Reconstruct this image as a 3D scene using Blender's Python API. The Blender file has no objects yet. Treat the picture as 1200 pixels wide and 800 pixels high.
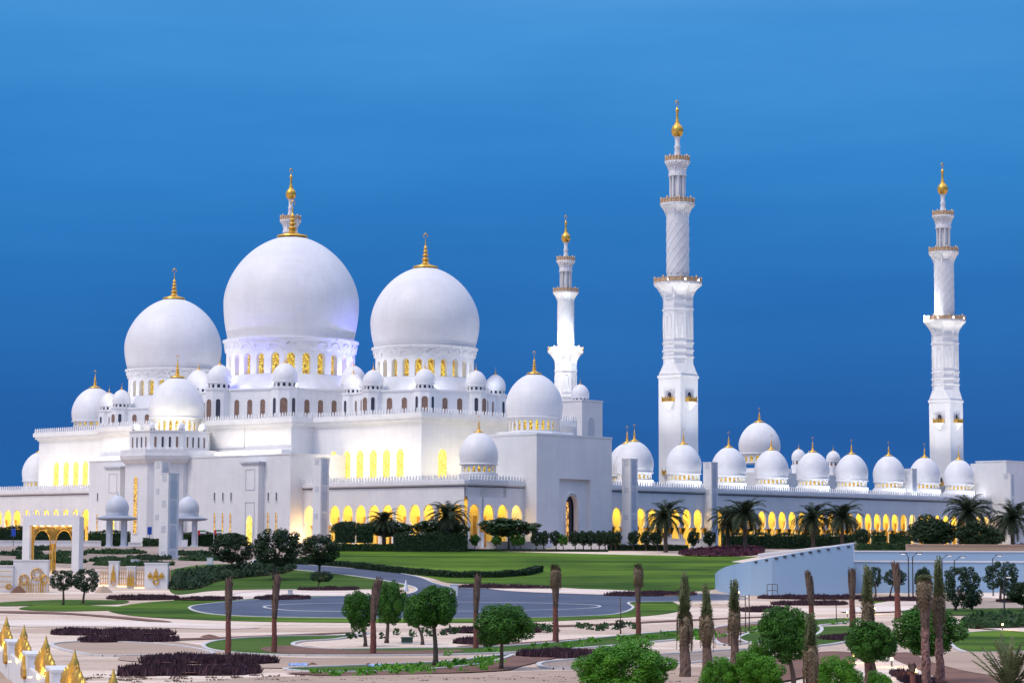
import bpy, bmesh, math, random
import numpy as np
from mathutils import Vector, Matrix
random.seed(7); RNG=np.random.default_rng(7)
R=math.radians; PI=math.pi
S=bpy.context.scene; COL=S.collection
# ---------------------------------------------------------------- camera
F=2540.0                                   # focal length in pixels of a 1200 px wide frame
PITCH=math.atan(238/F); ROLL=R(0.2)
cd=bpy.data.cameras.new('camera'); cam=bpy.data.objects.new('camera',cd); COL.objects.link(cam); S.camera=cam
cd.sensor_width=36; cd.lens=F/1200*36; cd.clip_start=1; cd.clip_end=20000
CM=Matrix.Rotation(PI/2+PITCH,4,'X')@Matrix.Rotation(ROLL,4,'Z'); cam.matrix_world=CM
CI=CM.inverted(); CR=CM.to_3x3()
def at(px,py,Y):
    d=CR@Vector(((px-600)/F,(400-py)/F,-1)); return d*(Y/d.y)
def proj(p):
    c=CI@Vector(p); return 600+F*c.x/-c.z, 400-F*c.y/-c.z
# ---------------------------------------------------------------- terrain profile (metres, camera height = 0)
ROW=4.0
KN=[(-200,-7.5),(200,-7.5),(260,-7.3),(300,-6.3),(340,-4.4),(370,-2.7),(395,-1.3),(410,-.8),(424,-.6),(9000,-.6)]
def prof(y):
    for (a,za),(b,zb) in zip(KN,KN[1:]):
        if y<=b: return za+(zb-za)*(y-a)/(b-a)
    return KN[-1][1]
def g(y):
    i=math.floor(y/ROW); a=prof(i*ROW); b=prof((i+1)*ROW); return a+(b-a)*(y/ROW-i)
def ground(px,py):
    d=CR@Vector(((px-600)/F,(400-py)/F,-1)); d=d/d.y
    y=60.0
    while y<2500:
        if d.z*y<=g(y): break
        y+=.5
    lo,hi=y-.5,y
    for _ in range(12):
        m=(lo+hi)/2
        if d.z*m<=g(m): hi=m
        else: lo=m
    p=d*hi; p.z=g(hi); return p
# ---------------------------------------------------------------- materials
MATS={}
def nt(name):
    m=bpy.data.materials.new(name); m.use_nodes=True; t=m.node_tree
    b=t.nodes['Principled BSDF']; MATS[name]=m; return m,t,b
def mixrgb(t,fac,a,b,mode='MIX'):
    n=t.nodes.new('ShaderNodeMix'); n.data_type='RGBA'; n.blend_type=mode
    for i,v in ((0,fac),(6,a),(7,b)):
        if hasattr(v,'links'): t.links.new(v,n.inputs[i])
        elif i==0: n.inputs[0].default_value=v
        else: n.inputs[i].default_value=(*v,1)
    return n.outputs[2]
def coord(t,kind='Object',scale=(1,1,1)):
    tc=t.nodes.new('ShaderNodeTexCoord'); mp=t.nodes.new('ShaderNodeMapping'); mp.inputs['Scale'].default_value=scale
    if kind=='World':
        ge=t.nodes.new('ShaderNodeNewGeometry'); t.links.new(ge.outputs['Position'],mp.inputs[0])
    else: t.links.new(tc.outputs[kind],mp.inputs[0])
    return mp.outputs[0]
def noise(t,vec,scale,detail=4,rough=.55):
    n=t.nodes.new('ShaderNodeTexNoise'); n.inputs['Scale'].default_value=scale; n.inputs['Detail'].default_value=detail
    n.inputs['Roughness'].default_value=rough; t.links.new(vec,n.inputs['Vector']); return n.outputs['Fac']
def ramp(t,fac,stops):
    r=t.nodes.new('ShaderNodeValToRGB'); t.links.new(fac,r.inputs[0]); e=r.color_ramp.elements
    while len(e)<len(stops): e.new(.5)
    for x,(p,c) in zip(e,stops): x.position=p; x.color=(*c,1) if len(c)==3 else c
    return r.outputs[0]
def bump(t,b,h,strength,dist=.1):
    n=t.nodes.new('ShaderNodeBump'); n.inputs['Strength'].default_value=strength; n.inputs['Distance'].default_value=dist
    t.links.new(h,n.inputs['Height']); t.links.new(n.outputs[0],b.inputs['Normal'])
def simple(name,c1,c2,scale=1.0,rough=.7,metal=0,kind='World',bmp=0,bs=None,spec=None,sc=(1,1,1),detail=5):
    m,t,b=nt(name); v=coord(t,kind,sc); f=noise(t,v,scale,detail)
    f2=ramp(t,f,[(.3,(0,0,0)),(.7,(1,1,1))])
    t.links.new(mixrgb(t,f2,c1,c2),b.inputs['Base Color']); b.inputs['Roughness'].default_value=rough; b.inputs['Metallic'].default_value=metal
    if spec is not None: b.inputs['Specular IOR Level'].default_value=spec
    if bmp: bump(t,b,noise(t,v,bs or scale*4,4),bmp)
    return m
def marble(name,c,joint=(1.6,.8),jd=.10,w=.03):
    m,t,b=nt(name)
    # block courses: wall plane coordinates from object space (x+y along, z up)
    tc=t.nodes.new('ShaderNodeTexCoord'); sp=t.nodes.new('ShaderNodeSeparateXYZ'); t.links.new(tc.outputs['Object'],sp.inputs[0])
    ad=t.nodes.new('ShaderNodeMath'); ad.operation='ADD'; t.links.new(sp.outputs[0],ad.inputs[0]); t.links.new(sp.outputs[1],ad.inputs[1])
    cb=t.nodes.new('ShaderNodeCombineXYZ'); t.links.new(ad.outputs[0],cb.inputs[0]); t.links.new(sp.outputs[2],cb.inputs[1])
    br=t.nodes.new('ShaderNodeTexBrick'); t.links.new(cb.outputs[0],br.inputs['Vector']); br.inputs['Scale'].default_value=1
    br.inputs['Brick Width'].default_value=joint[0]; br.inputs['Row Height'].default_value=joint[1]; br.inputs['Mortar Size'].default_value=w
    br.inputs['Mortar Smooth'].default_value=.3
    br.inputs['Color1'].default_value=(1,1,1,1); br.inputs['Color2'].default_value=(.965,.965,.975,1); br.inputs['Mortar'].default_value=(1-jd,1-jd,1-jd,1)
    v=coord(t,'World'); f=noise(t,v,.12,6,.6); f2=noise(t,coord(t,'World',(1,1,.15)),.9,5)
    c0=mixrgb(t,ramp(t,f,[(.35,(0,0,0)),(.7,(1,1,1))]),c,tuple(x*.90 for x in c))
    c1=mixrgb(t,ramp(t,f2,[(.45,(0,0,0)),(.8,(.35,.35,.35))]),c0,tuple(x*.78 for x in c))
    t.links.new(mixrgb(t,1.0,c1,br.outputs['Color'],'MULTIPLY'),b.inputs['Base Color']); b.inputs['Roughness'].default_value=.45
    b.inputs['Specular IOR Level'].default_value=.3
    return m
WHITE=marble('white_marble',(.80,.80,.80),(2.4,.9),.085,.022)
DOME=marble('dome_marble',(.80,.80,.81),(1.3,.7),.018,.05)
TRIM=simple('white_trim',(.80,.80,.80),(.70,.70,.71),.5,.5)
GOLD=simple('gold',(.85,.52,.10),(.65,.36,.06),3,.32,.75,'Object')
BRASS=simple('brass_rail',(.68,.48,.30),(.55,.36,.20),3,.5,.3,'Object')
ROOFM=simple('roof_plaster',(.62,.63,.66),(.52,.53,.57),.3,.8)
PANEL=simple('grey_blue_panel',(.42,.47,.55),(.50,.55,.62),.8,.35)
GREYM=simple('pale_grey_stone',(.60,.62,.66),(.48,.51,.56),.6,.6)
DARK=simple('dark_glass',(.03,.035,.05),(.06,.06,.08),2,.15)
BROWNG=simple('brown_lattice',(.30,.17,.11),(.12,.08,.07),2.5,.4,0,'World')
TARM=simple('asphalt',(.035,.052,.095),(.075,.095,.145),.12,.75,bmp=.2,bs=6)
KERB=simple('kerb_stone',(.62,.60,.58),(.5,.48,.47),.8,.8)
SOIL=simple('red_soil',(.21,.105,.07),(.13,.065,.045),.5,.95,bmp=.6,bs=3)
SANDM=simple('sand',(.46,.34,.25),(.34,.24,.175),.22,.95,bmp=.6,bs=2,sc=(.35,1,1))
STEEL=simple('dark_steel',(.06,.065,.075),(.10,.10,.11),2,.45,.5)
RED=simple('flag_red',(.55,.02,.03),(.45,.02,.03),2,.7); FGRN=simple('flag_green',(.02,.22,.08),(.02,.18,.06),2,.7)
BLUE=simple('sign_blue',(.01,.07,.45),(.01,.06,.38),2,.4)
TARP=simple('blue_tarp',(.16,.32,.62),(.50,.58,.70),1.5,.6)
PINKF=simple('magenta_flowers',(.09,.008,.03),(.025,.012,.02),1.2,.9)
PURP=simple('purple_leaves',(.016,.007,.013),(.095,.042,.062),2.2,.9)
BARK=simple('bark',(.14,.10,.075),(.08,.06,.05),3,.95,kind='Object',bmp=.6,bs=14,sc=(1,1,.3))
def lit(name,c1,c2,strength,sc=1.6,edge=(.28,.10,.02)):
    m,t,b=nt(name); v=coord(t,'Object')
    vo=t.nodes.new('ShaderNodeTexVoronoi'); vo.feature='DISTANCE_TO_EDGE'; vo.inputs['Scale'].default_value=sc; t.links.new(v,vo.inputs['Vector'])
    e=ramp(t,vo.outputs['Distance'],[(.04,(0,0,0)),(.12,(1,1,1))])
    n=noise(t,v,.9,3); c=mixrgb(t,ramp(t,n,[(.35,(0,0,0)),(.65,(1,1,1))]),c1,c2)
    cc=mixrgb(t,e,edge,c); b.inputs['Base Color'].default_value=(.1,.07,.03,1)
    t.links.new(cc,b.inputs['Emission Color']); b.inputs['Emission Strength'].default_value=strength; b.inputs['Roughness'].default_value=.3
    return m
LITG=lit('lit_gold_glass',(1,.72,.06),(1,.90,.30),1.15,1.3,(.75,.42,.03))
LITD=lit('lit_drum_glass',(.62,.36,.03),(1,.78,.10),.9,1.7,(.16,.07,.01))
LITS=lit('lit_slot_glass',(1,.62,.10),(.9,.5,.08),.9,1.3)
LAMPM,_t,_b=nt('lamp_glow'); _b.inputs['Emission Color'].default_value=(1,.62,.14,1); _b.inputs['Emission Strength'].default_value=3
LAMPW,_t,_b=nt('lamp_white'); _b.inputs['Emission Color'].default_value=(.85,.95,1,1); _b.inputs['Emission Strength'].default_value=60
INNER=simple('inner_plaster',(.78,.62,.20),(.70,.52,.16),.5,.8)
def leafmat(name,a,b2,sc=.9,tr=.12):
    m,t,b=nt(name); v=coord(t,'World'); f=noise(t,v,sc,3); f2=noise(t,v,sc*7,2)
    c=mixrgb(t,ramp(t,f,[(.35,(0,0,0)),(.68,(1,1,1))]),a,b2)
    c=mixrgb(t,ramp(t,f2,[(.4,(0,0,0)),(.75,(.6,.6,.6))]),c,tuple(min(1,x*1.5) for x in b2))
    t.links.new(c,b.inputs['Base Color']); b.inputs['Roughness'].default_value=.6; b.inputs['Specular IOR Level'].default_value=.25
    tl=t.nodes.new('ShaderNodeBsdfTranslucent'); t.links.new(c,tl.inputs[0]); mx=t.nodes.new('ShaderNodeMixShader'); mx.inputs[0].default_value=tr
    t.links.new(b.outputs[0],mx.inputs[1]); t.links.new(tl.outputs[0],mx.inputs[2]); t.links.new(mx.outputs[0],t.nodes['Material Output'].inputs[0]); return m
LEAF=leafmat('round_tree_leaves',(.022,.085,.010),(.055,.17,.018))
LEAFB=leafmat('bush_leaves',(.035,.13,.008),(.10,.29,.018),1.4)
LEAFD=leafmat('dark_leaves',(.010,.028,.012),(.022,.052,.018))
LEAFH=leafmat('hedge_leaves',(.014,.040,.012),(.028,.07,.018))
LEAFG=leafmat('garden_tree_leaves',(.014,.036,.018),(.035,.07,.034))
FROND=leafmat('palm_fronds',(.018,.032,.018),(.040,.060,.028),.6)
FRONDT=leafmat('tied_fronds',(.040,.065,.028),(.17,.19,.08),2.2)
DRYF=leafmat('dry_fronds',(.10,.075,.045),(.24,.18,.11),2,.05)
# grass
def grassmat(name,a,b2):
    m,t,b=nt(name); v=coord(t,'World'); v2=coord(t,'World',(.25,1,1))
    c=mixrgb(t,ramp(t,noise(t,v2,.10,8,.7),[(.40,(0,0,0)),(.60,(1,1,1))]),a,b2)
    c=mixrgb(t,ramp(t,noise(t,v,2.6,5,.7),[(.4,(0,0,0)),(.8,(.5,.5,.5))]),c,tuple(x*.55 for x in a))
    c=mixrgb(t,ramp(t,noise(t,v2,.30,6,.7),[(.58,(0,0,0)),(.72,(.75,.75,.75))]),c,(.13,.125,.04))
    t.links.new(c,b.inputs['Base Color']); b.inputs['Roughness'].default_value=.9; b.inputs['Specular IOR Level'].default_value=.1
    bump(t,b,noise(t,v,5,3),.8,.15); return m
GRASS=grassmat('lawn_grass',(.032,.080,.010),(.125,.23,.020))
GRASS2=grassmat('garden_grass',(.040,.095,.014),(.085,.15,.026))
# paving
def pavemat(name,a,b2,c3):
    m,t,b=nt(name); v=coord(t,'World'); v2=coord(t,'World',(.3,1,1))
    c=mixrgb(t,ramp(t,noise(t,v2,.07,8,.75),[(.42,(0,0,0)),(.58,(1,1,1))]),a,b2)
    c=mixrgb(t,ramp(t,noise(t,v2,.16,8,.75),[(.54,(0,0,0)),(.64,(.85,.85,.85))]),c,c3)
    c=mixrgb(t,ramp(t,noise(t,coord(t,'World',(.5,1.4,1)),.035,5,.6),[(.50,(0,0,0)),(.57,(.55,.55,.55))]),c,c3)
    c=mixrgb(t,ramp(t,noise(t,v,3,4,.7),[(.4,(0,0,0)),(.8,(.4,.4,.4))]),c,tuple(x*.6 for x in a))
    br=t.nodes.new('ShaderNodeTexBrick'); t.links.new(v,br.inputs['Vector']); br.inputs['Scale'].default_value=1; br.inputs['Brick Width'].default_value=2.4; br.inputs['Row Height'].default_value=1.2
    br.inputs['Mortar Size'].default_value=.035; br.inputs['Color1'].default_value=(1,1,1,1); br.inputs['Color2'].default_value=(.94,.93,.93,1); br.inputs['Mortar'].default_value=(.72,.70,.70,1)
    c=mixrgb(t,1.0,c,br.outputs['Color'],'MULTIPLY')
    t.links.new(c,b.inputs['Base Color']); b.inputs['Roughness'].default_value=.85; bump(t,b,noise(t,v,4,4),.25); return m
PAVE=pavemat('pale_paving',(.82,.68,.55),(.66,.50,.375),(.38,.26,.17))
PATHM=pavemat('path_paving',(.84,.73,.63),(.74,.61,.51),(.56,.43,.34))
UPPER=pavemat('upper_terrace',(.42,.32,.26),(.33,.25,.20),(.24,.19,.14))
RAMPM=simple('ramp_plaster',(.27,.42,.60),(.31,.46,.63),.06,.75,sc=(1,1,.4))
# ---------------------------------------------------------------- object helpers
def tag(o,label=None,cat=None,group=None,kind=None):
    if label: o['label']=label
    if cat: o['category']=cat
    if group: o['group']=group
    if kind: o['kind']=kind
    return o
def empty(name,loc,rz=0,parent=None):
    o=bpy.data.objects.new(name,None); COL.objects.link(o); o.empty_display_size=.5
    if parent: o.parent=parent
    o.location=loc; o.rotation_euler=(0,0,rz); return o
def ob(name,data,parent=None,loc=(0,0,0),rz=0,scale=None):
    o=bpy.data.objects.new(name,data); COL.objects.link(o)
    if parent is not None: o.parent=parent
    o.location=loc; o.rotation_euler=(0,0,rz)
    if scale: o.scale=scale if hasattr(scale,'__len__') else (scale,)*3
    return o
def copytree(o,parent=None):
    c=o.copy(); COL.objects.link(c); c.parent=parent
    for ch in list(o.children): copytree(ch,c)
    return c
class MB:
    def __init__(s): s.v=[]; s.f=[]; s.sm=[]
    def add(s,vs,fs,smooth=False):
        n=len(s.v); s.v+= [tuple(x) for x in vs]; s.f+=[tuple(i+n for i in f) for f in fs]; s.sm+=[smooth]*len(fs)
    def box(s,x0,x1,y0,y1,z0,z1):
        s.add([(x0,y0,z0),(x1,y0,z0),(x1,y1,z0),(x0,y1,z0),(x0,y0,z1),(x1,y0,z1),(x1,y1,z1),(x0,y1,z1)],
              [(0,3,2,1),(4,5,6,7),(0,1,5,4),(1,2,6,5),(2,3,7,6),(3,0,4,7)])
    def prism(s,poly,z0,z1,top=None,caps=True):
        n=len(poly); tp=top or poly
        s.add([(x,y,z0) for x,y in poly]+[(x,y,z1) for x,y in tp],[(i,(i+1)%n,n+(i+1)%n,n+i) for i in range(n)]+([tuple(range(n,2*n)),tuple(range(n-1,-1,-1))] if caps else []))
    def lathe(s,prof,n=24,cx=0,cy=0,ph=0,smooth=True):
        vs=[];fs=[]
        for r,z in prof:
            for i in range(n):
                a=ph+2*PI*i/n; vs.append((cx+r*math.cos(a),cy+r*math.sin(a),z))
        for j in range(len(prof)-1):
            for i in range(n):
                k=(i+1)%n; fs.append((j*n+i,j*n+k,(j+1)*n+k,(j+1)*n+i))
        s.add(vs,fs,smooth)
        s.add([vs[i] for i in range(n)],[tuple(range(n-1,-1,-1))]); s.add([vs[-n+i] for i in range(n)],[tuple(range(n))])
    def tube(s,pts,r,n=6,smooth=True):
        vs=[];fs=[]; m=len(pts)
        for j,p in enumerate(pts):
            p=Vector(p); d=(Vector(pts[min(j+1,m-1)])-Vector(pts[max(j-1,0)])).normalized()
            a=d.orthogonal().normalized(); b=d.cross(a); rr=r[j] if hasattr(r,'__len__') else r
            for i in range(n):
                t=2*PI*i/n; vs.append(p+(a*math.cos(t)+b*math.sin(t))*rr)
        for j in range(m-1):
            for i in range(n): k=(i+1)%n; fs.append((j*n+i,j*n+k,(j+1)*n+k,(j+1)*n+i))
        fs.append(tuple(range(n-1,-1,-1))); fs.append(tuple((m-1)*n+i for i in range(n)))
        s.add(vs,fs,smooth)
    # wall with arch-headed openings; mp(s,d,z)->(x,y,z): s along, d inward depth
    def bays(s,mp,s0,s1,n,z0,z1,outline,depth,sub=1):
        w=(s1-s0)/n
        for k in range(n):
            a=s0+k*w; b=a+w; c=(a+b)/2
            zs=[z for _,z in outline]
            def quad(p,q,r_,t_,d=0): s.add([mp(*p[:1],d,p[1]),mp(*q[:1],d,q[1]),mp(*r_[:1],d,r_[1]),mp(*t_[:1],d,t_[1])],[(0,1,2,3)])
            for (h0,za),(h1,zb) in zip(outline,outline[1:]):
                quad((a,za),(c-h0,za),(c-h1,zb),(a,zb)); quad((c+h0,za),(b,za),(b,zb),(c+h1,zb))
                for sg in (-1,1):
                    p=[(c+sg*h0,0,za),(c+sg*h0,depth,za),(c+sg*h1,depth,zb),(c+sg*h1,0,zb)]
                    if sg>0: p=p[::-1]
                    s.add([mp(*q) for q in p],[(0,1,2,3)])
            if zs[0]>z0+1e-4:
                h=outline[0][0]
                quad((a,z0),(b,z0),(b,zs[0]),(a,zs[0]))
                s.add([mp(c-h,0,zs[0]),mp(c+h,0,zs[0]),mp(c+h,depth,zs[0]),mp(c-h,depth,zs[0])],[(0,1,2,3)])
            quad((a,zs[-1]),(c,zs[-1]),(c,z1),(a,z1)); quad((c,zs[-1]),(b,zs[-1]),(b,z1),(c,z1))
    def mesh(s,name,mat):
        me=bpy.data.meshes.new(name); me.from_pydata(s.v,[],s.f); me.materials.append(mat)
        me.polygons.foreach_set('use_smooth',s.sm); me.update(); return me
    def build(s,name,mat,parent=None,loc=(0,0,0),rz=0):
        return ob(name,s.mesh(name,mat),parent,loc,rz)
def fixn(me):
    bm=bmesh.new(); bm.from_mesh(me); bmesh.ops.remove_doubles(bm,verts=bm.verts,dist=1e-4); bmesh.ops.recalc_face_normals(bm,faces=bm.faces); bm.to_mesh(me); bm.free(); return me
def arch(w,z0,zs,k=1.15,n=6):
    return [(w,z0),(w,zs)]+[(w*math.cos(t)**.9 if t<PI/2-.01 else 0,zs+w*k*math.sin(t)) for t in [PI/2*(i+1)/n for i in range(n)]]
def horseshoe(w,z0,zcap,ztop,pin=.62,base=.86):
    h=ztop-zcap; o=[(w*base,z0),(w*base,zcap-.35),(w*pin,zcap-.3),(w*pin,zcap)]
    for i in range(1,10):
        t=i/9; a=-.72+t*(PI/2+.72); zc=zcap+h*.42
        r=math.cos(a); z=zc+ (h*.58*math.sin(a) if a>0 else h*.42/math.sin(.72)*math.sin(a))
        o.append((max(0,w*r if a<0 else w*r**.85) if i<9 else 0,z))
    return o
def arch_pane(w,z0,zs,k,mat,name='pane',y=0,n=6):
    o=arch(w,z0,zs,k,n); pts=[(-h,z) for h,z in o]+[(h,z) for h,z in o[::-1][1:]]
    m=MB(); m.add([(x,y,z) for x,z in pts],[tuple(range(len(pts)))]); return m.mesh(name,mat)
def area(name,loc,target,sx,sy,power,col,spread=180):
    l=bpy.data.lights.new(name,'AREA'); l.shape='RECTANGLE'; l.size=sx; l.size_y=sy; l.energy=power; l.color=col; l.spread=R(spread)
    o=bpy.data.objects.new(name,l); COL.objects.link(o); o.location=loc
    d=(Vector(target)-Vector(loc)).normalized(); z=-d
    # keep local X (long side) horizontal and perpendicular to the aim
    x=Vector((0,0,1)).cross(z); x=x.normalized() if x.length>1e-3 else UU.copy()
    y=z.cross(x); o.rotation_euler=Matrix((x,y,z)).transposed().to_euler(); return o
# ---------------------------------------------------------------- mosque frame: a runs right and away, b runs left and away
TH=R(47.5); UU=Vector((math.cos(TH),math.sin(TH),0)); VV=Vector((-math.sin(TH),math.cos(TH),0))
K0=at(543.75,638,418); K0.z=0; GZ=-.6
def W(a,b,z=0): p=K0+UU*a+VV*b; p.z=z; return p
def AB(p): d=Vector((p[0]-K0.x,p[1]-K0.y,0)); return d.dot(UU),d.dot(VV)
def solve(fn,px,lo,hi,sgn):
    for _ in range(50):
        m=(lo+hi)/2
        if (proj(fn(m))[0]-px)*sgn<0: lo=m
        else: hi=m
    return (lo+hi)/2
def sb(a,px,z=15): return solve(lambda t:W(a,t,z),px,-120,400,-1)   # x falls as b grows
def sa(b,px,z=15): return solve(lambda t:W(t,b,z),px,-120,400,1)
def zz(a,b,py):
    P=W(a,b,10); px=proj(P)[0]; return at(px,py,P.y).z
def XY(px,Y,py=600): p=at(px,py,Y); return AB(p)
OFF={}
def root(name,a,b,label,cat,group=None,z=GZ,kind=None):
    o=empty(name,W(a,b,z),TH); OFF[o.name]=(a,b,z); tag(o,label,cat,group,kind); return o
def off(r): 
    while r.name not in OFF: r=r.parent
    return OFF[r.name]
def part(name,mb,mat,r,par=None):
    a,b,z=off(r); mb.v=[(x-a,y-b,w-z) for x,y,w in mb.v]; return mb.build(name,mat,par or r)
def put(name,me,r,a,b,z,rz=0,scale=None,par=None):
    o=off(r); return ob(name,me,par or r,(a-o[0],b-o[1],z-o[2]),rz,scale)
FL=-PI/2                                      # turn of something facing -a
# ---- domes
def domeprof(Rr,zb,zt,n=22,p=1.75,q=.54,neck=.07):
    o=[]
    for i in range(8): t=1-i/8; o.append((Rr*(1-neck*t*t),-zb*t))
    for i in range(n+1):
        t=i/n; t=math.sin(t*PI/2); o.append((max(.02,Rr*max(0,1-t**p)**q),zt*t))
    return o
FC={}
def finial_mesh(h,w):
    k=('f',round(h,2),round(w,2))
    if k in FC: return FC[k]
    m=MB(); pr=[(w,-.02*h),(w*.98,.03*h),(w*.5,.07*h),(w*.28,.13*h),(w*.2,.19*h)]
    z=.19; rb=w*.24
    for i,(s,hh) in enumerate([(1,.10),(.8,.09),(.66,.08),(.52,.07)]):
        r=rb*s*1.25
        for t in range(1,6): a=PI*t/6; pr.append((rb*.28+ (r-rb*.28)*math.sin(a),(z+hh*(1-math.cos(a))/2)*h))
        z+=hh; pr.append((rb*.26,(z+.012)*h)); z+=.025
    pr+=[(rb*.22,.70*h),(rb*.12,.82*h),(rb*.10,.86*h)]
    m.lathe(pr,12)
    # crescent at the tip
    pts=[];rs=[]; c=.93*h; rr=.062*h
    for i in range(11): a=R(-60)+ (R(300))*i/10+R(-60+90-0)*0; pts.append((math.sin(R(20)+i/10*R(320))*rr,0,c-math.cos(R(20)+i/10*R(320))*rr*-1*-1)); rs.append(.035*h*math.sin(PI*(i+.6)/11.2)*.5+.008*h*.3)
    m.tube(pts,rs,5); FC[k]=m.mesh('finial',GOLD); return FC[k]
DC={}
def small_dome(r,a,b,z,Rr,dh,zb=.42,zt=1.12,fin=.62,glass=LITD,nwin=20,name='dome',par=None,finw=.26,gold=True,flare=0):
    """dome whose drum stands at z: drum height dh"""
    k=(round(Rr,2),round(dh,2),zb,zt,fin,glass.name,nwin,flare)
    if k not in DC:
        m=MB(); m.lathe(domeprof(Rr,zb*Rr,zt*Rr),40)
        m.v=[(x,y,w+zb*Rr+dh) for x,y,w in m.v]
        m.lathe([(Rr*.97,dh-.02),(Rr*1.0,dh+.06),(Rr*1.0,dh+.22),(Rr*.93,dh+.3)],40)
        d=MB(); rd=Rr*.90
        mp=lambda s,dd,zz_: ((rd-dd)*math.cos(s),(rd-dd)*math.sin(s),zz_)
        w=2*PI/nwin*.27
        d.bays(mp,0,2*PI,nwin,0,dh+.02,[(w,dh*.16),(w,dh*.62),(w*.8,dh*.74),(w*.45,dh*.82),(0,dh*.86)],Rr*.07)
        d.lathe([(rd*1.03,-.05),(rd*1.03,dh*.10),(rd*.99,dh*.12)],40)
        gl=MB(); gl.lathe([(rd*.925,.05),(rd*.925,dh)],32,smooth=False)
        DC[k]=(m.mesh('dome',DOME),fixn(d.mesh('drum',WHITE)),gl.mesh('glass_band',glass))
    me,dm,gm=DC[k]
    o=put(name,me,r,a,b,z,par=par); ob('drum',dm,o); ob('glass_band',gm,o)
    ob('finial',finial_mesh(fin*Rr*1.0+.4,Rr*finw),o,(0,0,dh+(zb+zt)*Rr-.06),rz=R(-50)); return o
def big_dome(r,a,b,zd,rd,zs0,zs1,zlip,rl,zdb,Rr,zw,ztp,fh,n=24,nm='dome'):
    m=MB(); m.lathe(domeprof(Rr,zw-zdb,ztp-zw,30,neck=.075),72); m.v=[(x,y,w+zw) for x,y,w in m.v]
    o=put(nm,m.mesh('dome',DOME),r,a,b,0)
    d=MB(); mp=lambda s,dd,z_: ((rd-dd)*math.cos(s),(rd-dd)*math.sin(s),z_)
    w=2*PI/n*.27; h=zs1-zs0; ww=w*rd
    d.bays(mp,0,2*PI,n,zd,zs1+.5,[(w,zs0),(w,zs1-ww)]+[(w*math.cos(t),zs1-ww+ww*math.sin(t)) for t in (.4,.8,1.15)]+[(0,zs1)],1.35)
    # flaring cornice with shallow scalloped arches
    vs=[];fs=[];NN=n*8;lv=9
    for j in range(lv):
        t=j/(lv-1)
        for i in range(NN):
            ph=(i%8)/8; sc=abs(math.cos(PI*(ph)))   # 1 at rib, 0 mid
            rr=rd+(rl-rd)*(t**2)+ .28*(sc**3)*(math.sin(PI*min(1,t*1.1)) if t<.9 else 0)
            vs.append((rr*math.cos(2*PI*i/NN),rr*math.sin(2*PI*i/NN),zs1+.5+(zlip-zs1-.5)*t))
    for j in range(lv-1):
        for i in range(NN): k=(i+1)%NN; fs.append((j*NN+i,j*NN+k,(j+1)*NN+k,(j+1)*NN+i))
    d.add(vs,fs,True)
    d.lathe([(rl,zlip),(rl+.18,zlip+.1),(rl+.18,zlip+.45),(rl-.5,zlip+.55),(rl-.9,zdb+.1)],72,smooth=False)
    ob('drum',fixn(d.mesh('drum',WHITE)),o)
    for i in range(n):                        # scallop rims: thin arcs over each window
        pass
    rim=MB()
    for i in range(n):
        c=2*PI*(i+.5)/n; hw=2*PI/n*.40; z0_=zs1+.9; hh=(zlip-z0_)*.62
        pts=[]
        for q in range(9):
            al=PI*q/8; s_=c-hw*math.cos(al); z_=z0_+hh*math.sin(al); t=(z_-zs1-.5)/(zlip-zs1-.5); rr=rd+(rl-rd)*t*t+.16
            pts.append((rr*math.cos(s_),rr*math.sin(s_),z_))
        rim.tube(pts,.16,5)
    ob('arch_moulding',rim.mesh('arch_moulding',TRIM),o)
    pm=MB(); hw=(rd-1.3)*w*1.05
    oo=[(-hw,zs0),(hw,zs0),(hw,zs1-hw)]+[(hw*math.cos(t),zs1-hw+hw*math.sin(t)) for t in [PI*k/8 for k in range(1,8)]]+[(-hw,zs1-hw)]
    pm.add([(x,0,z) for x,z in oo],[tuple(range(len(oo)))]); pme=pm.mesh('window',LITD)
    for i in range(n):
        s_=2*PI*(i+.5)/n; wd=s_+TH-1.5*PI   # angle from the camera side
        wd=(wd+PI)%(2*PI)-PI
        if abs(wd)<R(100): ob('window',pme,o,((rd-1.25)*math.cos(s_),(rd-1.25)*math.sin(s_),0),s_+PI/2)
    cr=MB(); cr.lathe([(rd-1.4,zd),(rd-1.4,zs1+.5)],48,smooth=False); ob('drum_core',cr.mesh('drum_core',ROOFM),o)
    ob('finial',finial_mesh(fh,Rr*.235),o,(0,0,ztp-.10),rz=R(-50))
    return o
def merlons(m,axis,c,s0,s1,z,h=1.05,sp=.84,w=.46,t=.22,base=True):
    """pointed merlons; axis 'b' = line of constant a=c running along b"""
    n=max(1,int(abs(s1-s0)/sp)); d=(s1-s0)/n
    prof=[(-w/2,0),(w/2,0),(w/2,.30*h),(w*.3,.42*h),(w*.42,.62*h),(w*.2,.85*h),(0,h),(-w*.2,.85*h),(-w*.42,.62*h),(-w*.3,.42*h),(-w/2,.30*h)]
    for i in range(n):
        s=s0+d*(i+.5); k=len(prof); vs=[]
        for dd in (-t/2,t/2):
            for x,zz_ in prof: vs.append((c+dd,s+x,z+zz_) if axis=='b' else (s+x,c+dd,z+zz_))
        m.add(vs,[tuple(range(k)),tuple(range(2*k-1,k-1,-1))]+[(i_,i_+k,(i_+1)%k+k,(i_+1)%k) for i_ in range(k)])
    lo,hi=min(s0,s1),max(s0,s1)
    if axis=='b': m.box(c-t*.7,c+t*.7,lo,hi,z-.25,z+.10)
    else: m.box(lo,hi,c-t*.7,c+t*.7,z-.25,z+.10)
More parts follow.
